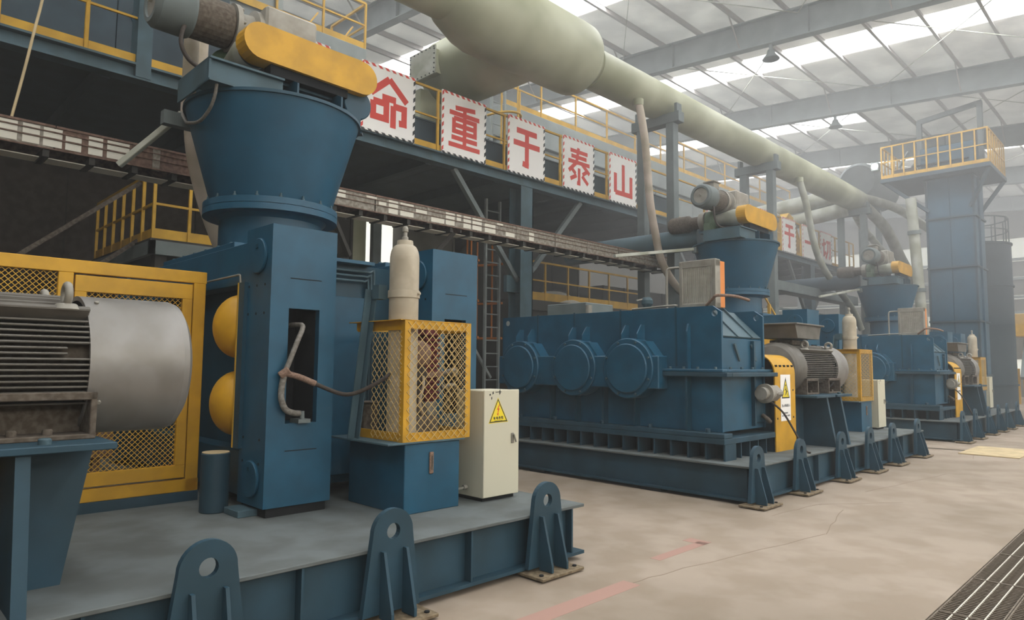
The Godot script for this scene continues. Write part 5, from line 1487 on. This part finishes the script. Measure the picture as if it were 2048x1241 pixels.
	S(); bar(Vector3(9.7, 2.6, -11.4), Vector3(10.7, 1.3, -11.4), 0.06, 0.06); put("stair_rail", M.casing, l)

# ---------------------------------------------------------------- lift tower, silo, far end
func tower_and_silo() -> void:
	var t := thing("lift_tower", "tall blue sheet steel bucket lift tower at the right, railed platform near its top", "tower", Vector3(26.7, 0, -5.5))
	var x0 := 26.0
	var x1 := 27.5
	var z0 := -6.16
	var z1 := -4.82
	var ys := [0.0, 1.4, 3.16, 4.95, 6.62, 8.0]
	for i in ys.size() - 1:
		for s in 2:
			var za := z0 + s * 0.67
			S(); box(x0, x0 + 0.03, ys[i] + 0.03, ys[i + 1] - 0.03, za + 0.012, za + 0.658, 0.005); put("panel", M.tower, t)
		S(); box(x0 + 0.03, x1, ys[i] + 0.03, ys[i + 1] - 0.03, z0 + 0.02, z1, 0.005); put("section", M.tower, t)
		S(); box(x0 - 0.05, x1 + 0.05, ys[i + 1] - 0.03, ys[i + 1] + 0.03, z0 - 0.05, z1 + 0.05); put("flange", M.panel_blue, t)
	for z in [z0, z1]:
		S(); box(x0 - 0.03, x0 + 0.04, 0, 8.0, z - 0.03, z + 0.03); put("corner_angle", M.panel_blue, t)
	S(); box(x0 + 0.6, x0 + 0.68, 0, 8.0, z1, z1 + 0.06); put("ladder_rail", M.tower, t)
	# platform
	S(); box(25.4, 28.1, 8.0, 8.14, -7.4, -4.22, 0.01); put("platform_deck", M.panel_blue, t)
	for z in [-7.3, -4.3]:
		S(); bar(Vector3(26.0, 6.9, -6.1 if z < -6 else -4.9), Vector3(25.6, 8.0, z), 0.1, 0.1); put("strut", M.panel_blue, t)
	S(); bar(Vector3(27.4, 6.9, -4.9), Vector3(28.0, 8.0, -4.3), 0.1, 0.1); put("strut", M.panel_blue, t)
	railing(t, [Vector3(28.0, 8.14, -7.35), Vector3(25.45, 8.14, -7.35), Vector3(25.45, 8.14, -4.27), Vector3(28.05, 8.14, -4.27)], 1.12, 0.36, M.yellow_old, 0.12)
	S(); box(26.0, 27.5, 8.14, 9.1, -6.3, -4.75, 0.02); put("head_casing", M.tower, t)
	S(); box(25.9, 26.0, 8.5, 8.54, -6.4, -4.9); put("head_seam", M.dark, t)
	var m := thing("lift_motor", "small dusty motor on the lift tower's platform, left of the head casing", "motor", Vector3(26.3, 8.14, -6.9))
	S(); cyl(Vector3(26.3, 8.4, -7.15), Vector3(26.3, 8.4, -6.5), 0.2, -1, 20, 0.02); put("body", M.grime, m)
	S(); bar(Vector3(26.0, 8.6, -6.95), Vector3(26.0, 9.1, -6.65), 0.2, 0.04); box(26.1, 26.5, 8.14, 8.22, -7.1, -6.4); put("belt_guard", M.casing, m)
	var h := thing("hoist_frame", "grey goalpost hoist frame standing above the lift tower's platform", "frame", Vector3(26.8, 8.14, -5.4))
	S(); box(26.7, 26.85, 8.14, 10.35, -6.55, -6.4); put("leg", M.steel_grey, h)
	S(); box(26.7, 26.85, 8.14, 10.6, -4.75, -4.6); put("leg", M.steel_grey, h)
	S(); bar(Vector3(26.78, 10.3, -6.5), Vector3(26.78, 10.55, -4.6), 0.15, 0.15); put("beam", M.steel_grey, h)
	var s := thing("silo", "dark blue-grey round silo with a railed top, right of the lift tower", "silo", Vector3(32, 0, -6.15))
	S(); cyl(Vector3(32, 0, -6.15), Vector3(32, 6.45, -6.15), 1.36, -1, 44); put("shell", M.silo, s)
	S()
	for y in [0.98, 4.78, 6.42]: lathe(F_xy(Vector3(32, y, -6.15)), [[1.36, 0], [1.41, 0], [1.41, 0.06], [1.36, 0.06]], 44)
	put("seam_ring", M.silo, s)
	var ring := []
	for k in 15: ring.append(Vector3(32 + 1.3 * cos(TAU * k / 14), 6.48, -6.15 + 1.3 * sin(TAU * k / 14)))
	railing(s, ring, 1.0, 0.6, M.steel_grey, 0.0)
	var b := thing("letter_board", "small white board with a dark letter A on the silo's rail", "sign", Vector3(30.75, 6.95, -5.75))
	S(); box(30.74, 30.77, 6.95, 7.5, -5.95, -5.5); put("panel", M.sign_white, b)
	var tx := MeshInstance3D.new()
	tx.name = "letter"
	var tm := TextMesh.new()
	tm.text = "A"
	tm.font_size = 48
	tm.pixel_size = 0.009
	tm.depth = 0.01
	tx.mesh = tm
	tx.material_override = M.steel_grey
	b.add_child(tx, true)
	tx.rotation.y = -PI / 2
	tx.position = Vector3(30.735, 7.22, -5.72) - OFF
	var y := thing("far_conveyor", "far yellow conveyor frame at the right edge by the bright end wall", "conveyor", Vector3(41, 0, -5.6))
	S(); bar(Vector3(38.5, 1.2, -5.4), Vector3(43.0, 3.6, -5.8), 0.5, 0.14); put("belt_frame", M.steel_grey, y)
	for x in [39.3, 41.0, 42.6]:
		S(); box(x - 0.06, x + 0.06, 0, 1.5 + (x - 39) * 0.5, -5.2, -5.08); box(x - 0.06, x + 0.06, 0, 1.5 + (x - 39) * 0.5, -5.9, -5.78); put("leg", M.yellow_old, y)
	S(); box(40.5, 42.0, 3.2, 4.3, -6.2, -5.0, 0.02); put("hood", M.yellow_old, y)
	S(); box(39.5, 42.8, 0.9, 1.7, -5.7, -4.9, 0.02); put("drum_box", M.yellow_old, y)
	var fl := thing("flood_lamp", "small lit flood lamp glowing at the left end of the tower platform", "lamp", Vector3(25.3, 8.55, -7.5))
	S(); box(25.28, 25.5, 8.45, 8.75, -7.65, -7.4, 0.02); put("housing", M.steel_grey, fl)
	S(); cyl(Vector3(25.28, 8.6, -7.52), Vector3(25.26, 8.6, -7.52), 0.11, -1, 20); put("lens", M.lamp_glow, fl)
	var li := OmniLight3D.new()
	li.name = "flood_lamp_light"
	add_child(li)
	li.position = Vector3(25.15, 8.6, -7.52)
	li.light_energy = 0.3
	li.light_size = 0.1
	li.omni_range = 40.0
	li.omni_attenuation = 2.0
	li.shadow_enabled = true

# ---------------------------------------------------------------- floor fittings
func small_things() -> void:
	# steel gratings over the trench in the foreground
	var n := 0
	for row in 3:
		for col in 8:
			var x := 4.3 + col * 1.0
			var z := -1.29 + row * 0.355
			if row == 2 and col > 3: continue
			var rowname: String = ["row along the concrete edge", "middle row", "row farthest from the machines"][row]
			var t := thing("floor_grating", "brown bar grating, " + ["first", "second", "third", "fourth", "fifth", "sixth", "seventh", "eighth"][col] + " from the near end of the " + rowname, "grating", Vector3(x + 0.5, -0.04, z + 0.17), "floor gratings, " + rowname)
			S(); box(x + 0.004, x + 0.996, -0.03, 0.006, z + 0.003, z + 0.012); box(x + 0.004, x + 0.996, -0.03, 0.006, z + 0.343, z + 0.352); box(x + 0.004, x + 0.012, -0.03, 0.004, z + 0.012, z + 0.343); box(x + 0.988, x + 0.996, -0.03, 0.004, z + 0.012, z + 0.343); put("frame", M.grate, t)
			S()
			for k in 24: box(x + 0.035 + k * 0.04, x + 0.043 + k * 0.04, -0.03, 0.0, z + 0.012, z + 0.343)
			put("bars", M.grate, t)
			for k in 3:
				S(); box(x + 0.01, x + 0.99, -0.012, 0.004, z + 0.086 + k * 0.085, z + 0.093 + k * 0.085); put("cross_rod", M.tray_pale, t)
			n += 1
	var p := thing("cover_plate", "pale square cover plate lying on the floor at the right edge", "plate", Vector3(15.9, 0, -2.8))
	S(); box(15.2, 16.9, 0, 0.02, -3.25, -2.3, 0.004); put("plate", M.timber, p)
	var f := thing("floor_strip", "thin dark steel strip across the floor between the middle and far machines", "strip", Vector3(16, 0, -3.8))
	S(); bar(Vector3(15.6, 0.006, -4.9), Vector3(15.9, 0.006, -3.2), 0.05, 0.012); put("strip", M.grime, f)
